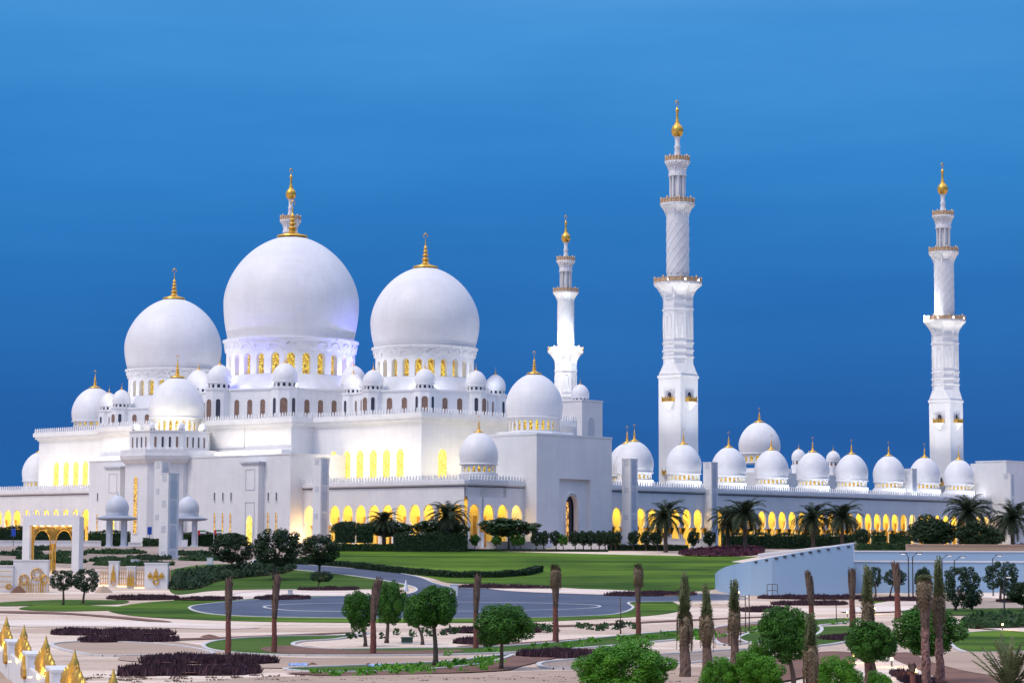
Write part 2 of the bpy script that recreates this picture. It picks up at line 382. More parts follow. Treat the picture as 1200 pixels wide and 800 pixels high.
# window templates (facing -y)
def win_mesh(w,h,k=1.2,mat=LITG,fr=.16,proud=.10):
    zs=h-w*k; m=MB(); o=arch(w,0,zs,k); o2=arch(w+fr,-fr*0,zs,k*(w+fr/1)/(w+fr)+.02)
    L=[(-x,z) for x,z in o]+[(x,z) for x,z in o[::-1][1:]]; L2=[(-x,z) for x,z in o2]+[(x,z) for x,z in o2[::-1][1:]]
    n=len(L); vs=[(x,-proud,z) for x,z in L]+[(x,-proud,z) for x,z in L2]+[(x,.0,z) for x,z in L2]+[(x,-.01,z) for x,z in L]
    fs=[]
    for i in range(n-1): fs+= [(i,i+1,n+i+1,n+i),(n+i,n+i+1,2*n+i+1,2*n+i),(i,i+1,3*n+i+1,3*n+i)]
    m.add(vs,fs); m.box(-w-fr*1.2,w+fr*1.2,-proud-.06,0,-.18,0)
    return m.mesh('window',TRIM), arch_pane(w,0,zs,k,mat,'pane',-.03)
WC={}
def window(r,a,b,z,face,w,h,mat,k=1.2,par=None,fr=.16,name='window'):
    key=(w,h,mat.name,k,fr)
    if key not in WC: WC[key]=win_mesh(w,h,k,mat,fr)
    f,p=WC[key]; rz=FL if face=='L' else (0 if face=='R' else face)
    o=put(name,f,r,a,b,z,rz,par=None); ob('pane',p,o); return o
# ================================================================= PRAYER HALL
AH=12.0; b1=sb(AH,494,25); b2=sb(AH,46,25); b3=sb(AH,367,25); af=sa(b3,342.5,25); b4=sb(af,120,25)
ZH=zz(AH,b1,477)
print('hall',b1,b2,b3,af,b4,'ZH',ZH, zz(AH,b2,499), zz(af,b3,482))
LZ=[]  # lights to make later
hall=root('prayer_hall',AH+20,(b1+b2)/2,'white marble prayer hall with three huge gold-tipped domes and an arcade in front','prayer hall')
zr=ZH-1.15
m=MB(); m.box(AH,AH+46,b1,b2,GZ,zr-1.9); part('main_wall',m,WHITE,hall)
m=MB(); m.box(af,AH+.5,b3,b4,GZ,zr-1.9); part('central_block',m,WHITE,hall)
# cornice and roof
m=MB()
for d,z0,z1 in ((.35,zr-1.9,zr-1.5),(.75,zr-1.5,zr-.9),(1.1,zr-.9,zr)):
    m.prism([(AH-d,b1-d),(AH+46+d,b1-d),(AH+46+d,b2+d),(AH-d,b2+d),(AH-d,b4+d),(af-d,b4+d),(af-d,b3-d),(AH-d,b3-d)],z0,z1)
part('cornice',m,TRIM,hall)
m=MB(); e=.85
for ax,c,s0,s1 in (('b',AH-e,b1-e,b3-e),('b',af-e,b3-e,b4+e),('b',AH-e,b4+e,b2+e),('a',b1-e,AH-e,AH+46),('a',b3-e,af-e,AH-e)): merlons(m,ax,c,s0,s1,zr,1.15)
part('parapet',m,TRIM,hall)
# tall gold windows
zb=zz(AH,b1+8,557)-0.4; zt=zz(AH,b1+8,526)
for px in (391,406.5,422,437.5,453,469): window(hall,AH,sb(AH,px),zb,'L',1.08,zt-zb,LITG,1.3)
for px in (66,77.5,89,100,112,123): window(hall,AH,sb(AH,px),zb,'L',1.08,zt-zb,LITG,1.3)
window(hall,sa(b1,518),b1,zb,'R',1.3,zt-zb,LITG,1.3)
# recessed panels and ledges of the central block
m=MB(); zp0,zp1=zz(af,b3+5,523),zz(af,b3+5,495)
bA,bB=sb(af,340),sb(af,286)
m.box(af-.35,af,b3-.3,b4+.3,zp0-1.5,zp0-.2); m.box(af-.6,af,b3-.5,b4+.5,zp0-3.2,zp0-1.5)
m.box(af-.25,af,b3,b3+1.0,zp0,zp1+1.2); m.box(af-.25,af,bB,bB+16,zp0,zp1+1.2); m.box(af-.25,af,b3,b4,zp1,zp1+1.3)
part('ledge',m,TRIM,hall)
# octagonal stages with corner turrets
def stage(cx,cy,Rs,z0,z1,Rt,rdm,n_face,nm_small,rsk,zsk,rsk2):
    off8=PI/4*0+TH*0
    angs=[PI*1.25+PI/4*i for i in range(8)]       # first vertex points at -(a+b): the camera
    poly=[(cx+Rs*math.cos(t),cy+Rs*math.sin(t)) for t in angs]
    m=MB(); m.prism(poly,z0,z1); o=part('upper_storey',m,WHITE,hall)
    m=MB(); p2=[(cx+(Rs+.25)*math.cos(t),cy+(Rs+.25)*math.sin(t)) for t in angs]; m.prism(p2,z1,z1+.35); part('upper_cornice',m,TRIM,hall)
    m=MB(); m.lathe([(rsk,z1+.3),(rsk-.6,z1+1.1),((rsk+rsk2)/2,z1+2.2),(rsk2,zsk)],48,cx,cy); part('drum_skirt',m,ROOFM,hall)
    h=(z1-z0)
    for i in range(8):
        t=angs[i]; vis=abs((t-PI*1.25+PI)%(2*PI)-PI)<R(100)
        vx,vy=cx+(Rs-1.0)*math.cos(t),cy+(Rs-1.0)*math.sin(t)
        if vis:
            m=MB(); rt=Rt*1.12
            m.lathe([(rt,z0),(rt,z1+.05)],8,vx,vy,PI/8,smooth=False); m.lathe([(rt+.2,z1+.05),(rt+.25,z1+.45)],8,vx,vy,PI/8,smooth=False)
            tr=part('turret',m,WHITE,hall)
            hw=Rt*.30
            key=('tw',hw); 
            for dj in (-1,0,1):
                f=t+dj*PI/4; rr=rt*math.cos(PI/8)
                mat=BROWNG if dj==0 else DARK; w_=hw if dj==0 else hw*.6
                window(hall,vx+rr*math.cos(f),vy+rr*math.sin(f),z0+1.0,f+PI/2,round(w_,2),round(h*.62,2),mat,1.0,fr=.1)
        small_dome(hall,vx,vy,z1+.4,Rt,Rt*.42,fin=.55,glass=DARK,nwin=12,name='corner_dome',finw=.24)
        t2=angs[(i+1)%8]; q=(t+PI/8); 
        if abs((q-PI*1.25+PI)%(2*PI)-PI)<R(92):
            p=Vector(poly[i]);s=Vector(poly[(i+1)%8]); 
            for k in range(n_face):
                c=p.lerp(s,(Rt*1.3/ (s-p).length)+(1-2*Rt*1.3/(s-p).length)*(k+.5)/n_face)
                window(hall,c.x,c.y,z0+1.0,q+PI/2,.62,round(h*.6,2),BROWNG,1.0,fr=.1)
cR=XY(498,475,385); cM=XY(341.5,506.6,360); cL=XY(203,538,405)
z1M=zz(*XY(335,485),456); z1R=zz(*XY(495,458),457.5)
print('stage',z1M,z1R,'domes ab',cR,cM,cL)
stage(cR[0],cR[1],16.6,zr-.2,z1R,2.25,0,2,'',13.4,36.0,11.0)
stage(cL[0],cL[1],16.6,zr-.2,z1R,2.25,0,2,'',13.4,36.0,11.0)
stage(cM[0],cM[1],22.4,zr-.2,z1M,2.85,0,3,'',18.5,38.6,15.1)
def zc(c,py): return zz(c[0],c[1],py)
big_dome(hall,cM[0],cM[1],z1M,15.0,zc(cM,444),zc(cM,419),zc(cM,403),15.75,zc(cM,400.5),15.85,zc(cM,355),zc(cM,277),8.6,26,'main_dome')
for c in (cR,cL):
    o=big_dome(hall,c[0],c[1],z1R,10.85,zc(cR,445.5),zc(cR,424.5),zc(cR,411),11.55,zc(cR,407.5),12.0,zc(cR,378),zc(cR,313),7.6,24,'side_dome')
# extra domes standing on the hall roof ends
c=XY(110.5,548,490); small_dome(hall,c[0],c[1],zz(c[0],c[1],500),5.7,1.2,fin=.7,name='roof_dome')
m=MB()
for x,z in ((-4.5,0),):
    pass
# ---- mihrab portal (projecting 3.5 m from the arcade line)
AP=-3.5; bp0=sb(AP,340,10); bp1=sb(AP,104,10); ZP=(zz(AP,bp0,532.5)+zz(AP,bp1,541))/2
print('portal',bp0,bp1,ZP,'L plane at 355',sb(0,355,10))
m=MB(); m.box(AP,AH,bp0,bp1,GZ,ZP); part('portal_wall',m,WHITE,hall)
m=MB(); m.box(AP-.12,AH,bp0-.12,bp1+.12,ZP,ZP+.3); part('portal_coping',m,TRIM,hall)
# stepped bright ledges above the portal
m=MB(); m.box(af-3.2,af,b3-.2,b4+.2,ZP+.3,ZP+1.5); part('upper_ledge',m,TRIM,hall)
for px,w_ in ((293,30),(132,30)):
    bc=sb(AP-1.6,px,10); hw=2.55; zt_=ZP-1.6
    m=MB(); m.box(AP-1.6,AP,bc-hw,bc+hw,GZ,zt_)
    bu=part('buttress',m,WHITE,hall)
    m=MB(); m.box(AP-2.0,AP,bc-hw-.5,bc+hw+.5,zt_,zt_+.35); m.box(AP-1.8,AP,bc-hw-.3,bc+hw+.3,zt_-.35,zt_); part('cap',m,GREYM,hall,bu)
    def frame(z0,z1,h2,t=.16):
        m=MB(); x0,x1=AP-1.68,AP-1.6
        m.box(x0,x1,bc-h2,bc-h2+t,z0,z1); m.box(x0,x1,bc+h2-t,bc+h2,z0,z1); m.box(x0,x1,bc-h2+t,bc+h2-t,z1-t,z1); m.box(x0,x1,bc-h2+t,bc+h2-t,z0,z0+t)
        return m
    part('panel_moulding',frame(zt_-5.6,zt_-1.2,1.5),GREYM,hall,bu); part('panel_moulding',frame(GZ+.1,8.7,1.5),GREYM,hall,bu)
    d=window(hall,AP-1.62,bc,GZ+.1,'L',.95,6.3,LITG,1.3,name='door')
for px in (252,262,271.5,315,324.5,115): window(hall,AP,sb(AP,px),zz(AP,sb(AP,px),586.5),'L',.2,1.75,DARK,.3,fr=.08)
for px in (252.5,262,271,315,324.5,115): window(hall,AP,sb(AP,px),zz(AP,sb(AP,px),624),'L',.24,4.2,LITS,1,fr=.08)
# octagonal tower of the mihrab
ct=XY(199,477.5,580); angs=[PI/8+PI/4*i for i in range(8)]
def octp(r,c=ct,n=8,ph=PI/8): return [(c[0]+r*math.cos(ph+2*PI*i/n),c[1]+r*math.sin(ph+2*PI*i/n)) for i in range(n)]
zc1=zz(ct[0]-9,ct[1],543); zc2=zz(ct[0]-9,ct[1],527); zc3=zz(ct[0]-9,ct[1],505.5)
m=MB(); m.prism(octp(10.1),GZ,zc1); part('mihrab_tower',m,WHITE,hall)
m=MB(); r0=10.1
for i,(d,za,zb_) in enumerate(((.25,zc1,zc1+.35),(.7,zc1+.35,zc1+.9),(1.15,zc1+.9,zc1+1.7),(1.0,zc1+1.7,zc2))): m.prism(octp(r0+d),za,zb_,octp(r0+d+(.25 if i<3 else .1)))
part('tower_cornice',m,TRIM,hall)
m=MB(); m.prism(octp(9.3,ph=PI/8),zc2,zc3); m.prism(octp(9.5),zc3,zc3+.25); cw=part('crown',m,WHITE,hall)
for i in range(8):
    q=PI/4*i+PI
    if abs((q-PI*1.25+PI)%(2*PI)-PI)<R(95):
        rr=9.3*math.cos(PI/8)
        for k in (-1.5,-.5,.5,1.5):
            x=ct[0]+rr*math.cos(q)-k*1.55*math.sin(q)*-1*-1; y=ct[1]+rr*math.sin(q)+k*1.55*math.cos(q)
            window(hall,x,y,zc2+.55,q+PI/2,.24,2.3,(BROWNG if abs(k)>1 else DARK),1,fr=.08)
        window(hall,ct[0]+10.1*math.cos(PI/8)*math.cos(q),ct[1]+10.1*math.cos(PI/8)*math.sin(q),2.2,q+PI/2,.62,12.2,LITS if i in(7,0) else BROWNG,1.1,fr=.15)
        vx,vy=ct[0]+8.2*math.cos(q+PI/8),ct[1]+8.2*math.sin(q+PI/8)
for i in range(8):
    q=PI/4*i+PI/8; small_dome(hall,ct[0]+7.9*math.cos(q),ct[1]+7.9*math.sin(q),zc3+.25,.95,.35,fin=.2,glass=DARK,nwin=8,name='crown_dome',finw=.2)
c=XY(207.5,481,465); small_dome(hall,c[0],c[1],zc3,6.15,3.3,zb=.40,zt=1.12,fin=.75,glass=LITD,nwin=24,name='mihrab_dome',finw=.28)
# ================================================================= ARCADES
CORR=5.0
def arcade_wall(m,axis,c,s0,s1,sgn=1,n=None,z1=11.35):
    L=abs(s1-s0); n=n or round(L/3.95)
    if axis=='b': mp=lambda s,d,z:(c+d,s,z)
    else: mp=lambda s,d,z:(s,c+d,z)
    m.bays(mp,s0,s1,n,GZ,z1,horseshoe(1.52,GZ+.02,3.9,7.8),.38); return n,(s1-s0)/n
CAPM=[]
def column_meshes():
    m=MB(); m.lathe([(.42,0),(.42,.25),(.30,.4),(.27,2.9),(.30,3.1)],12); a=m.mesh('column',TRIM)
    m=MB(); m.lathe([(.30,3.0),(.42,3.2),(.62,3.7),(.80,4.25),(.84,4.4)],12); b_=m.mesh('capital',GOLD); return a,b_
CM_,CP_=column_meshes()
def wing(name,label,axis,c,s0,s1,roofw,cornice_ends=(0,0)):
    mid=(s0+s1)/2
    r=root(name,*( (c,mid) if axis=='b' else (mid,c)),label,'arcade building')
    m=MB(); n,w=arcade_wall(m,axis,c,s0,s1); 
    me=part('arcade_wall',m,WHITE,r); fixn(me.data)
    m=MB(); lo,hi=s0,s1
    bx=(lambda d0,d1,z0,z1,e0=0,e1=0: m.box(c+d0,c+d1,lo-e0,hi+e1,z0,z1)) if axis=='b' else (lambda d0,d1,z0,z1,e0=0,e1=0: m.box(lo-e0,hi+e1,c+d0,c+d1,z0,z1))
    bx(.38,roofw,9.2,11.3); part('roof_slab',m,ROOFM,r)
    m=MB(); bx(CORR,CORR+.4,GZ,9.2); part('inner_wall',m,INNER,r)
    m=MB(); e0,e1=cornice_ends
    bx(-.18,roofw,11.35,11.6,e0*.18,e1*.18); bx(-.55,roofw,11.6,12.3,e0*.55,e1*.55); bx(-.40,roofw,12.3,12.42,e0*.4,e1*.4); part('cornice',m,TRIM,r)
    m=MB(); merlons(m,axis,c-.28,s0-e0*.28,s1+e1*.28,12.42,1.08); part('parapet',m,TRIM,r)
    m=MB(); bx(-.12,0,11.12,11.34); part('painted_shadow_line',m,SHADOWM,r)  # dark strip painted in as the shadow line under the cornice
    m=MB(); bx(0,roofw,GZ,GZ+.15); part('corridor_floor',m,TRIM,r)
    for i in range(n+1):
        s=s0+w*i
        if i in (0,n): continue
        a,b=(c-.18,s) if axis=='b' else (s,c-.18)
        o=put('column',CM_,r,a,b,GZ); ob('capital',CP_,o)
    # doors and dark niches on the inner wall
    m=MB()
    for i in range(n):
        s=s0+w*(i+.5)
        if axis=='b': m.box(c+CORR-.06,c+CORR,s-.45,s+.45,GZ+.2,5.6)
        else: m.box(s-.45,s+.45,c+CORR-.06,c+CORR,GZ+.2,5.6)
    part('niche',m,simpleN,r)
    return r,n
SHADOWM=simple('painted_shadow',(.16,.16,.20),(.12,.12,.15),1,.7)  # dark grey that stands in for shade below the arcade cornice
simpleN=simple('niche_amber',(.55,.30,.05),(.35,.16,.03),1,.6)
bL0=sb(0,354,10)
wl,_=wing('arcade_wing','long arcade wing with glowing arches left of the wing corner and its small dome','b',0,0,bp0,AH,(1,0))
wl2,_=wing('arcade_wing','arcade wing with glowing arches at the left edge behind the gilded garden gate','b',0,bp1,sb(0,-60,10),AH)
b5=sb(0,-60,10)
aG=sa(0,613.75,10); bG=sb(aG,628.75,10); aG2=sa(bG,717,10)
wk,_=wing('arcade_wing','short arcade wing with four glowing arches beside the plain blue gatehouse','a',0,.9,aG,AH)
bR=2.6; aE=sa(bR,1160,10); aS=sa(bR,712,10)
wr,_=wing('arcade_wing','long arcade wing right of the gatehouse, a row of white domes on its roof','a',bR,aG2-1,aE,12)
print('gate',aG,bG,aG2,'wing',aS,aE)
# domes on the arcade roofs
def rdome(r,px,Y,Rr,pytop,dh=1.5,**kw):
    c=XY(px,Y,540); zt=zz(c[0],c[1],pytop); z0=zt-(.53+1.16)*Rr-dh
    o=small_dome(r,c[0],c[1],z0,Rr,dh,zb=.53,zt=1.16,**kw)
    m=MB(); m.lathe([(Rr*1.0,11.3),(Rr*1.0,z0)],32,c[0],c[1],smooth=False); part('dome_base',m,WHITE,r)
    return o
def Yof(px,bb): a=sa(bb,px,14); return W(a,bb).y
rdome(wl,561,W(*[6,6]).y,3.85,506,1.7,nwin=20,fin=.75)
for px,tp in ((743.5,516.5),(801,520),(854,523.5),(904,526.5),(952.5,529),(998,531.5),(1041.5,533.5),(1083.5,535.5),(1123.5,538)):
    Y=Yof(px,bR+6.2); rdome(wr,px,Y,4.15 if px<750 else 4.0,tp,1.5,nwin=22,fin=.78)
rdome(wr,735,Yof(735,bR+14),4.4,519,1.6,nwin=22,fin=.78)
rdome(wl2,47,540,4.35,529.5,1.5,nwin=22,fin=.75)
# hall side block behind the gatehouse with its dome
blk=root('domed_side_block',aG+8,16,'bright white block with a large gold-tipped dome rising left of the blue gatehouse roof','domed building')
ta=XY(626,448,470)
m=MB(); zt_=zz(ta[0]-8,ta[1],508)
m.prism([(ta[0]+8.2*math.cos(R(22.5+45*i)),ta[1]+8.2*math.sin(R(22.5+45*i))) for i in range(8)],GZ,zt_); part('block_wall',m,WHITE,blk)
m=MB(); m.prism([(ta[0]+8.5*math.cos(R(22.5+45*i)),ta[1]+8.5*math.sin(R(22.5+45*i))) for i in range(8)],zt_,zt_+.4); part('coping',m,TRIM,blk)
Rr=5.95; zt2=zz(ta[0],ta[1],437.5)
small_dome(blk,ta[0],ta[1],zt2-1.57*Rr-3.1,Rr,3.1,zb=.45,zt=1.12,fin=.72,nwin=26,glass=LITD,finw=.27)
# gatehouse
gate=root('gatehouse',(aG+aG2)/2,bG,'plain cubic blue-grey marble gatehouse with a tall recessed archway','gatehouse')
zg=zz(aG,bG,509)
ga=(sa(bG,655.5,8),sa(bG,692,8)); zrec=zz(ga[0],bG,560.5)
m=MB(); D=2.0
m.box(aG,ga[0],bG,bG+D,GZ,zg); m.box(ga[1],aG2,bG,bG+D,GZ,zg); m.box(ga[0],ga[1],bG,bG+D,zrec,zg); m.box(aG,aG2,bG+D,bG+16,10.5,zg); m.box(aG,aG+.8,bG+D,bG+16,GZ,10.5); m.box(aG2-.8,aG2,bG+D,bG+16,GZ,10.5)
part('gate_wall',m,WHITE,gate)
am=(ga[0]+ga[1])/2-.1; W2=(ga[1]-ga[0])/2
m=MB(); m.bays(lambda s,d,z:(s,bG+.9+d,z),ga[0],ga[1],1,GZ,zrec,arch(1.75,GZ+.02,zz(am,bG,594),1.35,8),1.0); p=part('portal_panel',m,WHITE,gate); fixn(p.data)
m=MB(); pts=[(am-h,bG+.82,z) for h,z in arch(2.15,GZ,zz(am,bG,594),1.35,8)]; pts+=[(2*am-x,y,z) for x,y,z in pts[::-1][1:]]; m.tube(pts,.2,6); part('arch_moulding',m,TRIM,gate)
m=MB(); m.box(am-1.8,am+1.8,bG+2.2,bG+2.3,GZ,zrec); dd=part('doorway_back',m,DARK,gate)
m=MB(); DL=lit('lit_doorway',(1,.55,.12),(.65,.25,.05),1.0,1.0,(.05,.02,.01))
m.box(am-1.7,am+.5,bG+2.05,bG+2.15,GZ+.3,zz(am,bG,588)); part('door_leaf',m,DL,gate)
m=MB(); m.box(aG-.1,aG2+.1,bG-.1,bG+16,zg,zg+.35); part('coping',m,TRIM,gate)
# far tower block with small dome
fb=XY(682,560); twr=root('stair_tower',fb[0]+4,fb[1]+4,'white square tower with an arched niche and a small dome behind the gatehouse','tower')
zf=zz(fb[0],fb[1],469.5); a2=sa(fb[1],706,30); bb2=sb(fb[0],652,30)
m=MB(); m.box(fb[0],a2,fb[1],bb2,GZ,zf); part('tower_wall',m,WHITE,twr)
m=MB(); m.box(fb[0]-.15,a2+.15,fb[1]-.15,bb2+.15,zf,zf+.4); part('coping',m,TRIM,twr)
window(twr,sa(fb[1],692.5,30),fb[1],zz(fb[0],fb[1],511),'R',1.35,5.0,GREYM,1.2)
sd=XY(680,566); small_dome(twr,sd[0],sd[1],zf+.4,2.35,.7,fin=.5,glass=DARK,nwin=12)
m=MB(); q=XY(668,545); zq=zz(q[0],q[1],494); m.box(q[0]-4,q[0]+1.5,q[1]-1,q[1]+8,GZ,zq); merlons(m,'a',q[1]-.9,q[0]-4,q[0]+1.5,zq,1.5,.9); part('side_wall',m,WHITE,twr)
# inner court entrance with big dome and two small domes
ce=XY(890,624,520); ent=root('court_entrance',ce[0],ce[1],'white domed court entrance rising behind the row of arcade domes, taller than they are','domed building')
ze=zz(ce[0],ce[1],549)
e0=XY(862,606)
m=MB(); m.box(ce[0]-9,ce[0]+40,ce[1]-8,ce[1]+8,GZ,ze-1.3); m.box(ce[0]-6.6,ce[0]+6.6,ce[1]-6.6,ce[1]+6.6,ze-1.3,ze); part('entrance_wall',m,WHITE,ent)
small_dome(ent,ce[0],ce[1],zz(ce[0],ce[1],494)-1.57*6.0-2.6,6.0,2.6,zb=.45,zt=1.12,fin=.6,nwin=18,glass=LITD)
for px,tp in ((936,526),(976.5,528)):
    c=XY(px,640,535); zt_=zz(c[0],c[1],tp)
    small_dome(ent,c[0],c[1],zt_-1.54*2.12-1.5,2.12,1.5,fin=.6,nwin=10,glass=BROWNG,name='corner_dome')
    m=MB(); m.lathe([(2.3,ze-1.6),(2.3,zt_-1.54*2.12-1.5)],12,c[0],c[1],smooth=False); part('turret',m,WHITE,ent)
# right end block
end=root('end_block',aE+8,bR,'white square end block with small arched windows at the right edge beyond the last dome','building')
bE=sb(aE,1180,12); ze=zz(aE,bE,540.5)
m=MB(); m.box(aE,aE+40,bE,bE+9,GZ,ze); part('end_wall',m,WHITE,end)
m=MB(); m.box(aE-.12,aE+40,bE-.12,bE+9.1,ze,ze+.3); part('coping',m,TRIM,end)
bq=sb(aE+2,1138,12); zq=zz(aE+2,bq,543)
m=MB(); m.box(aE+2,aE+30,bE+9,bq,GZ,zq); part('rear_wall',m,WHITE,end)
for py in (565,578.5): window(end,aE+2,sb(aE+2,1149,14),zz(aE+2,sb(aE+2,1149),py),'L',.7,2.3,LITS,1)
for px in (1196,): window(end,sa(bE,px),bE,8,'R',.5,3,DARK,1)
# free-standing lighting pillars
def pillar_mesh(h,w):
    m=MB(); m.box(-w/2,w/2,-w/2,w/2,0,h); m.box(-w*.62,w*.62,-w*.62,w*.62,0,.35); m.box(-w*.53,w*.53,-w*.53,w*.53,h,h+.12)
    a=m.mesh('shaft',WHITE)
    p=MB(); t=.03; q=w*.30; z=.9; L=(h-1.8)
    for k in range(3):
        z0=.9+L*k/3+.9; z1=.9+L*(k+1)/3-.25; p.box(-q,q,-w/2-t,-w/2,z0,z1)
    s=MB()
    for k in range(4):
        zc_=.75+ (h-1.5)*k/3; e=w*.24
        s.box(-e,e,-w/2-.05,-w/2,zc_-e,zc_+e); s.box(-w/2-.05,-w/2,-e,e,zc_-e,zc_+e)
    return a,p.mesh('inset_panel',PANEL),s.mesh('square_lantern',GREYM)
PILH=18.2
def pillar(px,pyt,pyb,Y,label):
    P=at(px,pyt,Y); gz=g(Y); h=P.z-gz; w=2.3
    r=empty('light_pillar',(P.x,P.y,gz),TH); tag(r,label,'pillar','tall square marble pillars along the facade')
    a,p,s=pillar_mesh(h,w); ob('shaft',a,r); ob('inset_panel',p,r); ob('square_lantern',s,r)
pillar(199,555,656,372,'short white pillar nearest the camera, between the two domed kiosks')
pillar(190.5,541,640,447,'white pillar partly hidden behind the nearest pillar between the kiosks')
pillar(376.5,537,640,432,'white pillar at the corner where the long left arcade begins')
pillar(738,538,637,447,'white pillar just right of the blue gatehouse in front of the arcade')
pillar(832.5,542,637,478,'white pillar between the second and third arcade domes')
pillar(1067,549.5,630,545,'white pillar overlapping the seventh arcade dome, left of the far minaret')
pillar(1182,555,630,560,'white pillar at the right edge in front of the end block')
# ================================================================= MINARETS
def octm(m,prof,n=8): m.lathe(prof,n,0,0,PI/8,smooth=False)
def make_minaret():
    r=empty('minaret',(0,0,0)); w=3.35
    m=MB(); s=[(-w,-w),(w,-w),(w,w),(-w,w)]; m.prism(s,0,40.6); m.prism([(x*1.06,y*1.06) for x,y in s],39.9,40.5)
    ob('square_base',m.mesh('square_base',WHITE),r)
    m=MB(); sq=[];oc=[]
    for i in range(8):
        t=PI/8+PI/4*i; oc.append((3.75*math.cos(t),3.75*math.sin(t)))
        x,y=math.cos(t),math.sin(t); k=w/max(abs(x),abs(y)); sq.append((x*k if abs(x)>abs(y) else math.copysign(w,x),y*k if abs(y)>abs(x) else math.copysign(w,y)))
    m.prism(sq,40.6,43.3,oc)
    octm(m,[(3.75,43.3),(3.75,58.6)])
    for z in (44.6,46.2,48.0,56.0): octm(m,[(3.98,z),(3.98,z+.35)])
    ob('octagonal_shaft',m.mesh('octagonal_shaft',WHITE),r)
    for i in range(8):
        t=PI/4*i; rr=3.75*math.cos(PI/8); mm=MB(); o=arch(.62,49.2,54.2,1.1); P=[(-h,z) for h,z in o]+[(h,z) for h,z in o[::-1][1:]]
        mm.tube([(x,-rr-.04,z) for x,z in P],.12,5); ob('blind_arch',mm.mesh('blind_arch',TRIM),r,(0,0,0),t)
    def corbel(z0,r0,z1,r1,n,nm):
        m=MB(); NN=n*8; vs=[];fs=[];lv=8
        for j in range(lv):
            t=j/(lv-1)
            for i in range(NN):
                sc=abs(math.cos(PI*((i%8)/8+.5))); rr=r0+(r1-r0)*t**1.7-(.10*r1)*(1-(1-sc)**3)*math.sin(PI*min(1,t*1.05))*(1 if t<.93 else 0)*.9
                a_=2*PI*i/NN+PI/8+PI/n*0; vs.append((rr*math.cos(a_),rr*math.sin(a_),z0+(z1-z0)*t))
        for j in range(lv-1):
            for i in range(NN): k=(i+1)%NN; fs.append((j*NN+i,j*NN+k,(j+1)*NN+k,(j+1)*NN+i))
        m.add(vs,fs); m.lathe([(r1,z1),(r1+.12,z1+.1),(r1+.12,z1+.5),(r1*.9,z1+.55)],n*2,0,0,PI/8,smooth=False)
        o=ob(nm,m.mesh(nm,WHITE),r)
        rl=MB(); z=z1+.5; q=n*3
        for i in range(q):
            a_=2*PI*i/q; x,y=(r1-.1)*math.cos(a_),(r1-.1)*math.sin(a_); hh=1.6 if i%3==0 else 1.2; ww=.17 if i%3 else .26
            rl.lathe([(ww,z),(ww*.7,z+hh*.5),(ww,z+hh*.9),(.02,z+hh)],5,x,y)
        for zz_ in (z+.12,z+.95): rl.lathe([(r1-.05,zz_),(r1-.05,zz_+.16),(r1-.2,zz_+.16),(r1-.2,zz_),(r1-.05,zz_)],n*2,smooth=False)
        # pierced brass panels
        rl.lathe([(r1-.12,z+.1),(r1-.12,z+.9)],n*2,smooth=False)
        ob('railing',rl.mesh('railing',BRASS),o); return o
    corbel(58.4,3.7,62.0,5.75,8,'lower_balcony')
    m=MB(); m.lathe([(2.72,62),(2.72,79)],24)
    NT=10
    for k in range(NT):
        m.tube([(2.70*math.cos(2*PI*k/NT+t*.16),2.70*math.sin(2*PI*k/NT+t*.16),64.5+t*.62) for t in range(22)],.10,5)
    for k in range(NT):
        m.tube([(2.70*math.cos(2*PI*k/NT-t*.16),2.70*math.sin(2*PI*k/NT-t*.16),64.5+t*.62) for t in range(22)],.08,4)
    ob('spiral_shaft',m.mesh('spiral_shaft',WHITE),r)
    corbel(77.6,2.7,81.1,4.1,8,'middle_balcony')
    m=MB(); m.lathe([(1.35,81),(1.35,89)],12); 
    for k in range(8): m.lathe([(.34,81.5),(.26,82),(.26,87.6),(.4,88.3)],8,1.72*math.cos(PI/4*k),1.72*math.sin(PI/4*k))
    m.lathe([(2.2,88.2),(2.2,88.8)],16,smooth=False)
    ob('lantern_columns',m.mesh('lantern_columns',WHITE),r)
    corbel(88.7,2.1,91.3,2.95,8,'upper_balcony')
    m=MB(); m.lathe([(1.3,91.7),(1.15,92.4),(.8,93.6),(.62,95),(.82,95.4),(.55,95.9),(.6,97.4),(.85,97.8)],16); ob('neck',m.mesh('neck',WHITE),r)
    m=MB(); m.lathe([(.6,97.7),(1.1,98.1),(1.48,98.9),(1.5,99.5),(1.3,100.2),(.75,100.8),(.55,101.0),(.6,101.3),(.35,101.8),(.27,103.6),(.45,104.0),(.42,104.5),(.15,104.8),(.1,105.4)],18)
    pts=[((math.sin(R(20)+i/10*R(320)))*.55,0,106.0-math.cos(R(20)+i/10*R(320))*-.6*-1) for i in range(11)]
    m.tube(pts,[.03+.13*math.sin(PI*(i+.4)/10.8) for i in range(11)],5)
    ob('finial',m.mesh('finial',GOLD),r,(0,0,0))
    # little gilded balconies on the base
    bm_=MB(); bm_.prism([(-.5,-.2),(.5,-.2),(.5,0),(-.5,0)],-1.9,-.0,[(-1.5,-1.1),(1.5,-1.1),(1.5,0),(-1.5,0)]); bme=bm_.mesh('balcony',TRIM)
    rm=MB()
    for x in (-1.45,-.95,-.48,0,.48,.95,1.45): rm.box(x-.1,x+.1,-1.12,-1.0,0,1.35 if abs(x) in (.48,1.45) else 1.0)
    rm.box(-1.5,1.5,-1.08,-1.02,.55,.8); rm.box(-1.5,1.5,-1.08,-1.02,.0,.3); rm.box(-1.5,-1.4,-1.05,0,0,1.0); rm.box(1.4,1.5,-1.05,0,0,1.0); rme=rm.mesh('railing',GOLD)
